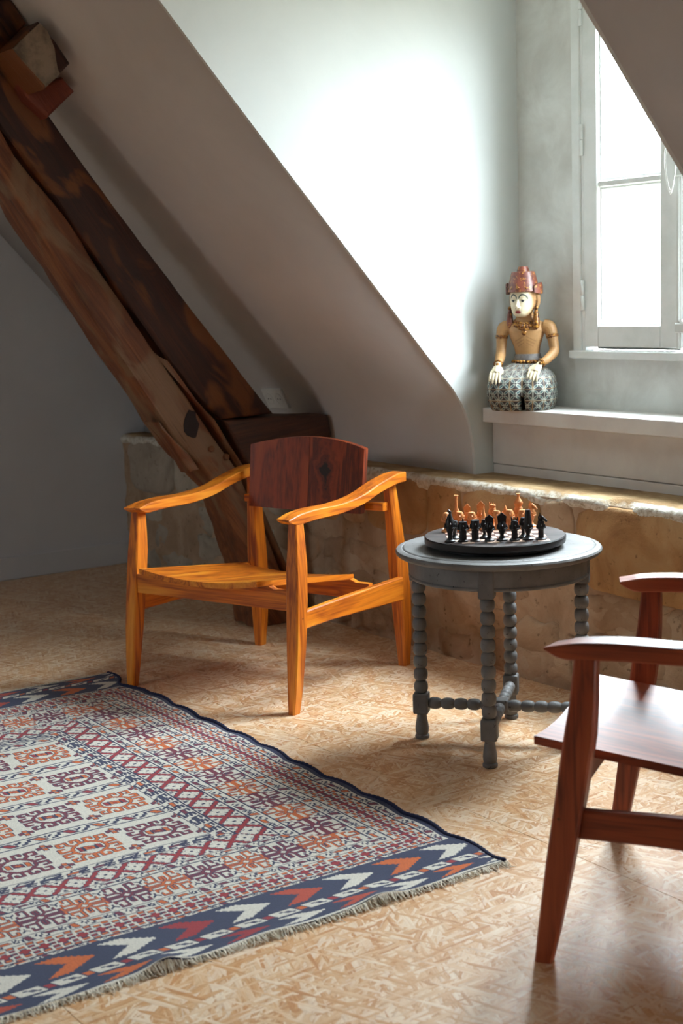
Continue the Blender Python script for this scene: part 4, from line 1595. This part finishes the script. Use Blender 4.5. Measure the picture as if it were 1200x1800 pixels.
    # ear ornaments
    for s in (-1, 1):
        bm = bmesh.new()
        pts = [HR @ Vector((s*.047, -.006, zz_)) + Vector((0, -.004*(i/4), 0)) for i, zz_ in enumerate((.327, .318, .300, .282, .268, .262))]
        tube(bm, pts, [.005, .007, .0100, .0125, .0105, .004], 12)
        ear = mesh_obj('ear_pendant', bm, lacquer if s < 0 else gilt, t, True)
        bm = bmesh.new()
        bmesh.ops.create_uvsphere(bm, u_segments=12, v_segments=8, radius=.0065, matrix=HR @ Matrix.Translation((s*.0475, -.006, .3315)))
        mesh_obj('ear_stud', bm, gilt, ear, True)
    # necklace: collar of carved drops
    bm = bmesh.new()
    for row, (rz_, rxx, ryy, rad_) in enumerate(((.289, .036, .034, .0062), (.279, .043, .040, .0075), (.268, .030, .040, .0075))):
        n = (15, 13, 7)[row]
        for i in range(n):
            aa = -PI/2 + (i/(n-1)-.5)*(2.7, 2.2, 1.0)[row]
            drop = (1-abs(i/(n-1)-.5)*2)
            z_ = rz_ - (.010, .008, .006)[row]*drop
            bmesh.ops.create_uvsphere(bm, u_segments=8, v_segments=6, radius=rad_, matrix=Matrix.Translation((.009+rxx*math.cos(aa), .026+ryy*math.sin(aa)*.95, z_)))
    bmesh.ops.create_uvsphere(bm, u_segments=10, v_segments=8, radius=.010, matrix=Matrix.Translation((.009, -.013, .252)) @ Matrix.Diagonal((.9, .5, 1.0, 1)))
    mesh_obj('necklace', bm, gilt, t, True)
    # arm rings
    def ringobj(name, c, axis, r, w):
        bm = bmesh.new()
        z_ = Vector(axis).normalized()
        x_ = z_.orthogonal().normalized()
        y_ = z_.cross(x_)
        m4 = Matrix((x_, y_, z_)).transposed().to_4x4()
        m4.translation = Vector(c)
        lathe(bm, [(r-.004, -w), (r, -w), (r+.0022, -w*.5), (r+.0012, 0), (r+.0022, w*.5), (r, w), (r-.004, w)], 24, m4)
        for i in range(3):
            aa = i*.5
        bmesh.ops.create_uvsphere(bm, u_segments=10, v_segments=8, radius=.0058, matrix=m4 @ Matrix.Rotation(0, 4, 'Z') @ Matrix.Translation(m4.inverted().to_3x3() @ Vector((0, -1, 0)) * r))
        return mesh_obj(name, bm, gilt, t, 'auto')
    ringobj('armband', (-.0725, .020, .238), (-.05, -.1, -1), .0195, .0055)
    ringobj('armband', (.0965, .020, .238), (.2, -.1, -1), .0195, .0055)
    ringobj('bracelet', (-.0715, -.046, .1515), (.05, -.9, -.4), .0135, .0035)
    ringobj('bracelet', (.0715, -.046, .1535), (-.6, -.7, -.4), .0135, .0050)
statue()

# ------------------------------------------------------------------ woven rug
def rug():
    NAVY, CREAM, PURP, RED, ORNG, BLUE, BRICK = range(7)
    PAL = np.array([s2l((c[0]/255, c[1]/255, c[2]/255)) for c in ((38, 44, 76), (208, 203, 190), (112, 38, 58), (148, 36, 44), (196, 96, 40), (44, 52, 80), (172, 66, 44))], np.float32)
    LU, LV, D = 2.075, 1.561, .0024
    nu, nv = int(LU/D), int(LV/D)
    u = (np.arange(nu)+.5)*D
    v = (np.arange(nv)+.5)*D
    U, V = np.meshgrid(u, v, indexing='ij')
    C = np.full((nu, nv), CREAM, np.int8)
    # band limits from each edge: kilim end / side
    BU = [0, .179, .192, .258, .289, .415, .442, .515, .555]
    BV = [0, .016, .042, .119, .158, .274, .313, .391, .440]
    eu, ev = np.minimum(U, LU-U), np.minimum(V, LV-V)
    iu = np.searchsorted(BU, eu, side='right')-1
    iv = np.searchsorted(BV, ev, side='right')-1
    # mitre: fractional band position decides which side a corner cell belongs to
    fu = np.interp(eu, BU, np.arange(9.0)); fv = np.interp(ev, BV, np.arange(9.0))
    side = fv < fu
    band = np.where(side, iv, iu)
    along = np.where(side, U, V)
    across = np.where(side, ev, eu)
    b0 = np.where(side, np.array(BV)[band], np.array(BU)[band])
    b1 = np.where(side, np.array(BV+[9])[np.minimum(band+1, 8)], np.array(BU+[9])[np.minimum(band+1, 8)])
    w = np.maximum(b1-b0, 1e-6)
    q = (across-b0)/w-.5              # -.5 .. .5 across the band
    def seg(px, py, ax, ay, bx_, by):
        dx, dy = bx_-ax, by-ay
        L = dx*dx+dy*dy + 1e-9
        tt = np.clip(((px-ax)*dx+(py-ay)*dy)/L, 0, 1)
        return np.hypot(px-ax-tt*dx, py-ay-tt*dy)
    def strokes(px, py, lines):
        d = np.full(px.shape, 9.0, np.float32)
        for ln in lines:
            for (ax, ay), (bx_, by) in zip(ln[:-1], ln[1:]):
                d = np.minimum(d, seg(px, py, ax, ay, bx_, by))
        return d
    def rect(px, py, cx, cy, hx, hy, sk=0.0):
        X, Y = px-cx-sk*(py-cy), py-cy
        return np.maximum(np.abs(X)-hx, np.abs(Y)-hy)
    def put(mask, idx, val):
        a, b = idx
        C[a[mask], b[mask]] = val if np.isscalar(val) else val[mask]
    # --- small pill bands (1, 3, 5)
    for bnd in (1, 3, 5):
        for sd in (True, False):
            idx = np.nonzero((band == bnd) & (side == sd))
            a = along[idx]; y = q[idx]*w[idx]
            hw = w[idx]/2
            P = .116 if sd else .098
            s = P/.116
            m = np.mod(a, P)/s
            kk = np.floor(a/P).astype(int)
            sc = np.minimum(hw/.017, 1.0)
            yy = y/sc
            d = rect(m, yy, .016, 0, .0065, .010, .35)
            put(d < .003, idx, NAVY); put(d < .0, idx, np.where(kk % 2 == 0, PURP, ORNG))
            dl = strokes(m, yy, [[(.030, -.010), (.030, .004), (.040, .004), (.040, -.006), (.048, -.006)], [(.052, .010), (.052, -.003), (.043, .010)]])
            put(dl < .0022, idx, NAVY)
            d = rect(m, yy, .074, .004, .0125, .0038, .8)
            put(d < .0028, idx, NAVY); put(d < .0, idx, np.where(kk % 2 == 0, ORNG, PURP))
            dl = strokes(m, yy, [[(.088, .010), (.096, .010), (.096, .0), (.104, .0), (.104, -.008)], [(.092, -.010), (.084, -.010), (.084, -.004)], [(.108, .010), (.113, .002)]])
            put(dl < .0022, idx, NAVY)
    # --- checker band (2): stepped red centre with orange teeth
    for sd in (True, False):
        idx = np.nonzero((band == 2) & (side == sd))
        a = along[idx]; y = q[idx]*w[idx]
        P = .036 if sd else .040
        m = np.mod(a, P)-P/2
        ay = np.abs(y)
        mh = np.abs(np.abs(m)-P/2)
        cross = np.minimum(np.maximum(np.abs(m)-.0048, ay-.0112), np.maximum(np.abs(m)-.0112, ay-.0045))
        link = np.maximum(mh-.0042, ay-.0034)
        t1 = np.maximum(np.abs(m)-.0062, np.abs(ay-.0200)-.0036)
        t2 = np.maximum(mh-.0050, np.abs(ay-.0150)-.0034)
        t3 = np.maximum(mh-.0062, np.abs(ay-.0285)-.0038)
        for d_, c_ in ((cross, RED), (link, PURP), (t1, ORNG), (t2, RED), (t3, ORNG)):
            put(d_ < .0018, idx, NAVY)
        for d_, c_ in ((cross, RED), (link, PURP), (t1, ORNG), (t2, RED), (t3, ORNG)):
            put(d_ < 0, idx, c_)
    # --- big hooked cross band (4)
    for sd in (True, False):
        idx = np.nonzero((band == 4) & (side == sd))
        a = along[idx]; y = q[idx]*w[idx]
        P = .1185 if sd else .0965
        kk = np.floor((a-.02)/P).astype(int)
        m = np.mod(a-.02, P)-P/2
        px, py = np.abs(m)/(P*.5)*.98, np.abs(y)/.060
        lines = [[(0, .0), (.0, .20)], [(.17, .16), (.30, .45), (.30, .82), (.55, .82), (.55, .62)], [(.10, .40), (.10, .86), (-.06, .86)],
                 [(.18, .14), (.50, .14), (.82, .14), (.82, .36), (.62, .36)], [(.42, .40), (.46, .58), (.86, .58)]]
        lines = [[(.0, .24), (.26, .0)], [(.13, .12), (.34, .34), (.34, .88), (.66, .88), (.66, .66)], [(.08, .34), (.08, .62), (.0, .62)], [(.26, .06), (.92, .06), (.92, .26)], [(.34, .34), (.78, .34), (.78, .50)]]
        d = strokes(px, py, lines)
        put(d < .078, idx, NAVY)
        put(d < .046, idx, np.where(kk % 2 == 0, ORNG, PURP))
        # navy brackets between the motifs
        mm = np.abs(np.mod(a-.02, P)-0.0); mm = np.minimum(mm, P-mm)
        dl = strokes(mm/(P*.5), 1-np.abs(y)/.058, [[(.0, .30), (.26, .10)], [(.0, .30), (.0, .44)]])
        put((dl < .045) & (d > .13), idx, NAVY)
    # --- red lozenge band (6)
    for sd in (True, False):
        idx = np.nonzero((band == 6) & (side == sd))
        a = along[idx]; y = q[idx]*w[idx]
        P = .0783 if sd else .0700
        m = np.abs(np.mod(a, P)-P/2)/(P/2)
        n = np.abs(y)/(w[idx]/2)
        k = np.maximum(m+n*.62-.0, n*1.16)
        k = m*.92+n*.60
        lo = np.abs(np.where(n > .80, 9, k)-.80)
        jag = .03*np.sign(np.sin(a*2*PI/.009))
        lz = np.abs(m*.80+n*.72-.80+jag)
        red = (lz < .145) & (n < .90)
        nv_ = (lz < .215) & (n < .96)
        put(nv_, idx, NAVY); put(red, idx, RED)
        inner = (m*.80+n*.72 < .50)
        st = np.maximum(m, n)
        put(inner & (((m < .09) & (n < .12)) | ((np.abs(m-n) < .10) & (st > .30) & (m+n < .70))), idx, NAVY)
        put((m > .86) & (n > .52) & (n < .86) & (m+n*.5 > 1.25), idx, NAVY)
    # --- blue hook band (7)
    for sd in (True, False):
        idx = np.nonzero((band == 7) & (side == sd))
        a = along[idx]; y = q[idx]*w[idx]
        P = .062
        sc = np.minimum(w[idx]/.049, 1.0)
        y = y/sc
        kk = np.floor(a/P).astype(int)
        m = np.mod(a+y*.5, P)
        dl = strokes(m, y, [[(.004, -.016), (.018, -.016), (.018, -.004), (.006, -.004)], [(.030, .016), (.014, .016), (.014, .005), (.026, .005), (.026, -.008)]])
        put(dl < .0040, idx, NAVY)
        d = rect(m, y, .043, .0, .013, .0042, .3)
        put(d < .0032, idx, NAVY); put(d < 0, idx, np.where(kk % 3 == 0, ORNG, np.where(kk % 3 == 1, BLUE, PURP)))
        dl = strokes(m, y, [[(.034, .017), (.050, .017), (.050, .010)], [(.036, -.016), (.052, -.016), (.052, -.010)]])
        put(dl < .0032, idx, BLUE)
    # --- field (8): rows of hooked medallions between striped bars
    idx = np.nonzero(band == 8)
    uu, vv = U[idx], V[idx]
    u0, u1 = BU[8], LU-BU[8]
    pitch = .2405
    r = np.floor((uu-u0)/pitch).astype(int)
    m = uu-u0-r*pitch                    # 0..pitch ; medallion in 0...190, bar after
    cellw = .190
    cb = vv-BV[8]
    colp = .1735
    cidx = np.floor((cb-.0)/colp).astype(int)
    n = cb-cidx*colp-.083
    par = (r+cidx) % 2
    px, py = m-cellw/2, n
    ax_, ay_ = np.abs(px), np.abs(py)
    inb = m < cellw
    c1 = np.where(par == 0, PURP, ORNG); c2 = np.where(par == 0, ORNG, RED)
    oct_ = [[(.040, .0), (.036, .016), (.018, .036), (.0, .040)]]
    hook = [[(.030, .026), (.042, .038), (.060, .038), (.060, .058), (.042, .058), (.042, .050)],      # corner hooks
            [(.040, .008), (.062, .008), (.062, .024), (.052, .024)],
            [(.008, .040), (.008, .066), (.026, .066), (.026, .054)]]
    d = strokes(ax_, ay_, oct_ + hook)
    put((d < .0052) & inb, idx, NAVY)
    put((d < .0034) & inb, idx, c1)
    d = strokes(ax_, ay_, [[(.0, .020), (.012, .018)], [(.022, .0), (.020, .008)]])
    d2 = rect(px, py, 0, 0, .009, .011, .3)
    put((d2 < .003) & inb, idx, NAVY); put((d2 < 0) & inb, idx, c1); put((d2 < -.0055) & inb, idx, c2)
    d3 = np.minimum(rect(px, py, .002, .022, .012, .0045, .4), rect(px, py, -.002, -.022, .012, .0045, .4))
    put((d3 < .0025) & inb, idx, NAVY); put((d3 < 0) & inb, idx, c2)
    # four small lozenges between neighbours
    for du in (.030, .160):
        qx, qy = m-du, np.abs(n)-colp/2
        for (ox, oy) in ((-.010, .0), (.010, .0), (0, -.012), (0, .012)):
            d = rect(qx, qy, ox, oy, .0062, .0050, .3)
            put((d < .0022) & inb, idx, NAVY)
            put((d < 0) & inb, idx, PURP if ox == 0 else ORNG)
    # bars
    bar = (m >= cellw)
    y = m-cellw-(pitch-cellw)/2
    hb = (pitch-cellw)/2
    put(bar & (np.abs(np.abs(y)-hb+.003) < .0024), idx, NAVY)
    P = .075
    mm = np.mod(vv, P)
    kk = np.floor(vv/P).astype(int)
    d = rect(mm, y, .020, 0, .008, .0095, .7)
    put(bar & (d < .0045), idx, NAVY); put(bar & (d < 0), idx, np.where(kk % 2 == 0, ORNG, RED))
    dl = strokes(mm, y, [[(.036, .010), (.046, .010), (.046, -.002), (.056, -.002), (.056, -.010), (.066, -.010)], [(.004, .008), (.0, -.002)], [(.066, .010), (.072, .004)]])
    put(bar & (dl < .0036), idx, NAVY)
    # lines between the bands
    for i in range(2, 9):
        wl = .0024 if i not in (7, 8) else .0026
        C[side & (np.abs(ev-BV[i]) < wl)] = NAVY
        C[~side & (np.abs(eu-BU[i]) < wl*.62)] = NAVY
    # navy selvedge
    C[side & (band == 0)] = NAVY
    # kilim ends
    ei = np.nonzero((~side) & (band == 0))
    x, y = eu[ei], V[ei]
    C[ei] = BLUE
    put((x < .007), ei, CREAM)
    for (lo_, hi_) in ((.054, .080),):
        put((x > lo_) & (x < hi_), ei, CREAM)
        put((np.abs(x-lo_) < .0016) | (np.abs(x-hi_) < .0016), ei, NAVY)
        P = .078
        mm = np.mod(y, P); kk = np.floor(y/P).astype(int)
        d = rect(mm, x, .02, (lo_+hi_)/2, .008, .0075, .5)
        put(d < .004, ei, NAVY); put(d < 0, ei, np.where(kk % 2 == 0, ORNG, RED))
        d = rect(mm, x, .052, (lo_+hi_)/2, .007, .0045, .8)
        put(d < 0, ei, NAVY)
        d = np.minimum(rect(mm, x, .066, (lo_+hi_)/2+.005, .004, .003), rect(mm, x, .040, (lo_+hi_)/2-.005, .004, .003))
        put(d < 0, ei, BLUE)
    def arrows(lo_, hi_, phase):
        mid, hh = (lo_+hi_)/2, (hi_-lo_)/2
        P = .130
        yy = y+phase
        kk = np.floor(yy/P).astype(int)
        m = (yy-kk*P)/P                                   # 0..1 along
        n = np.abs(x-mid)/hh
        jag = .030*np.sign(np.sin(x*2*PI/.0080))
        tri = np.abs(((m*P/.011) % 1.0)-.5)*.16
        # chevron: nose towards the selvedge, serrated wings, navy notch behind
        wing = np.minimum((m-.02)*1.62, .84)+tri*1.1-.07
        shape = (n < wing) & (m+jag*.6 < .88) & ~(n < (m-.52)*2.1+tri*.9)
        colr = np.where(kk % 2 == 0, CREAM, np.where((kk//2) % 3 == 0, ORNG, np.where((kk//2) % 3 == 1, BRICK, RED)))
        band_ = (x > lo_+.003) & (x < hi_-.003)
        put(band_ & shape, ei, colr)
    arrows(.009, .052, .075)
    arrows(.083, .174, .0)
    # woven irregularity: a slight shift per weft row
    rng = np.random.default_rng(3)
    col = PAL[C]
    col *= (1+rng.normal(0, .07, (nu, nv, 1)).astype(np.float32))
    fade = np.array([mnoise.noise((a*2.1, 0, 7)) for a in u])[:, None, None]
    col *= (1+.06*fade).astype(np.float32)
    col = np.clip(col, 0, 1)
    # geometry
    gu, gv = np.meshgrid(np.linspace(0, LU, nu+1), np.linspace(0, LV, nv+1), indexing='ij')
    a = .0215
    du, dv = np.array([-1, a])/math.hypot(1, a), np.array([-a, -1])/math.hypot(1, a)
    wob = .006*np.sin(gu*2*PI/.172+.5)*np.exp(-gv/.035) + .003*np.sin(gu*9+1)*np.exp(-gv/.15) + .034*np.exp(-((gu-1.893)/.075)**2)*np.exp(-gv/.06)
    uo = .004*np.sin(gv*22)*np.exp(-gu/.06)
    gz = .0065 + .0030*np.maximum(0, np.sin(gu*2*PI/.172+2.0))*np.exp(-gv/.03)
    gz = gz + .0012*np.sin(gu*13+gv*4)+.0010*np.sin(gv*17-gu*5)
    for (pv, amp, wv) in ((.33, .012, .045), (.83, .018, .040), (.60, .005, .06)):
        gz = gz + amp*np.exp(-((gv-pv)/wv)**2)*np.exp(-gu/.035)
    edge = np.minimum(np.minimum(gu, LU-gu), np.minimum(gv, LV-gv))
    vx = -2.309 + du[0]*(gu+uo) + dv[0]*(gv+wob)
    vy = 1.99 + du[1]*(gu+uo) + dv[1]*(gv+wob)
    top = np.stack([vx, vy, gz], 2).reshape(-1, 3)
    N2 = nv+1
    i = np.arange(nu)[:, None]*N2 + np.arange(nv)[None, :]
    F = np.stack([i, i+N2, i+N2+1, i+1], 2).reshape(-1, 4)
    # skirt round the border
    per = np.concatenate([np.arange(nu+1)*N2, nu*N2+np.arange(1, nv+1), (np.arange(nu-1, -1, -1))*N2+nv, np.arange(nv-1, 0, -1)])
    low = top[per].copy(); low[:, 2] = np.maximum(.0012, low[:, 2]-.0052)
    nb = len(top)
    P_ = len(per)
    k = np.arange(P_); k2 = (k+1) % P_
    S = np.stack([per[k], nb+k, nb+k2, per[k2]], 1)
    verts = np.concatenate([top, low])
    c0 = verts.mean(0); c0[2] = 0
    verts = verts-c0
    faces = np.concatenate([F, S])
    me = bpy.data.meshes.new('pile')
    me.vertices.add(len(verts)); me.vertices.foreach_set('co', verts.astype(np.float32).ravel())
    me.loops.add(len(faces)*4); me.loops.foreach_set('vertex_index', faces.astype(np.int32).ravel())
    me.polygons.add(len(faces))
    me.polygons.foreach_set('loop_start', (np.arange(len(faces))*4).astype(np.int32))
    me.update(calc_edges=True)
    me.validate()
    ca = me.color_attributes.new('Col', 'FLOAT_COLOR', 'CORNER')
    fc = np.ones((len(faces), 4), np.float32)
    fc[:len(F), :3] = col.reshape(-1, 3)
    fc[len(F):, :3] = PAL[NAVY]
    ca.data.foreach_set('color', np.repeat(fc, 4, 0).ravel())
    kk = NT('woven_wool')
    at = kk.n('ShaderNodeAttribute'); at.attribute_name = 'Col'
    kk.base(at.outputs['Color'])
    kk.rough(.92)
    kk.b.inputs['Sheen Weight'].default_value = .12
    wv = kk.noise(kk.coord((330, 330, 1)), 1.0, 2)
    kk.bump(wv, .35, .002)
    t = thing('woven_rug', 'flat woven rug with cream, red and navy patterned borders and a fringe', 'rug', tuple(c0))
    o = bpy.data.objects.new('woven_field', me)
    COL.objects.link(o)
    me.materials.append(kk.m)
    me.polygons.foreach_set('use_smooth', [True]*len(faces))
    o.parent = t
    # corded selvedge along the near long side
    n = 420
    navy = m_plain('navy_wool', rgb(34, 38, 72), .95, c2=rgb(26, 30, 58), scale=200)
    for s_ in (0, 1):
        bm = bmesh.new()
        pts, rad = [], []
        for j in range(n+1):
            uu_ = LU*j/n
            vv_ = -.001 if s_ == 0 else LV+.001
            wb = (.006*math.sin(uu_*2*PI/.172+.5)+.003*math.sin(uu_*9+1)+.034*math.exp(-((uu_-1.893)/.075)**2)) if s_ == 0 else 0
            z_ = .0062+(.0030*max(0, math.sin(uu_*2*PI/.172+2.0)) if s_ == 0 else 0)
            pts.append((-2.309+du[0]*uu_+dv[0]*(vv_+wb)-c0[0], 1.99+du[1]*uu_+dv[1]*(vv_+wb)-c0[1], z_))
            rad.append(.0052+.0008*math.sin(uu_*420))
        tube(bm, pts, rad, 8)
        mesh_obj('selvedge_cord', bm, navy, t, True)
    # fringe at both ends
    rr = random.Random(8)
    for end in (0, 1):
        bm = bmesh.new()
        cnt = 820
        for j in range(cnt):
            vv_ = LV*(j+rr.random()*.8)/cnt
            lump = sum(amp*math.exp(-((vv_-pv)/wv)**2) for pv, amp, wv in ((.33, .012, .045), (.83, .018, .040), (.60, .005, .06))) if end == 0 else 0
            L = rr.uniform(.010, .024)*(1.0 if rr.random() < .92 else 1.6)
            sk = rr.uniform(-.5, .5)
            u0_ = .001
            P3 = []
            for f_ in (0, .35, .7, 1.0):
                uu_ = u0_ - L*f_
                vv2 = vv_ + sk*L*f_*f_ + rr.uniform(-.002, .002)*f_
                if end == 1: uu_ = LU-uu_
                P3.append((-2.309+du[0]*uu_+dv[0]*vv2-c0[0], 1.99+du[1]*uu_+dv[1]*vv2-c0[1], max(.0016, (.0055+lump)*(1-f_)**1.3+.0015+rr.uniform(0, .002)*f_+(.004*math.sin(f_*PI) if rr.random() < .25 else 0))))
            tube(bm, P3, [.0013, .0011, .0009, .0005], 4, caps=False)
        o = mesh_obj('fringe', bm, m_plain('fringe_wool', rgb(236, 228, 212), .95, c2=rgb(220, 210, 190), scale=40), t, True)
        o['kind'] = 'stuff'
        o['label'] = 'cream knotted fringe'
rug()
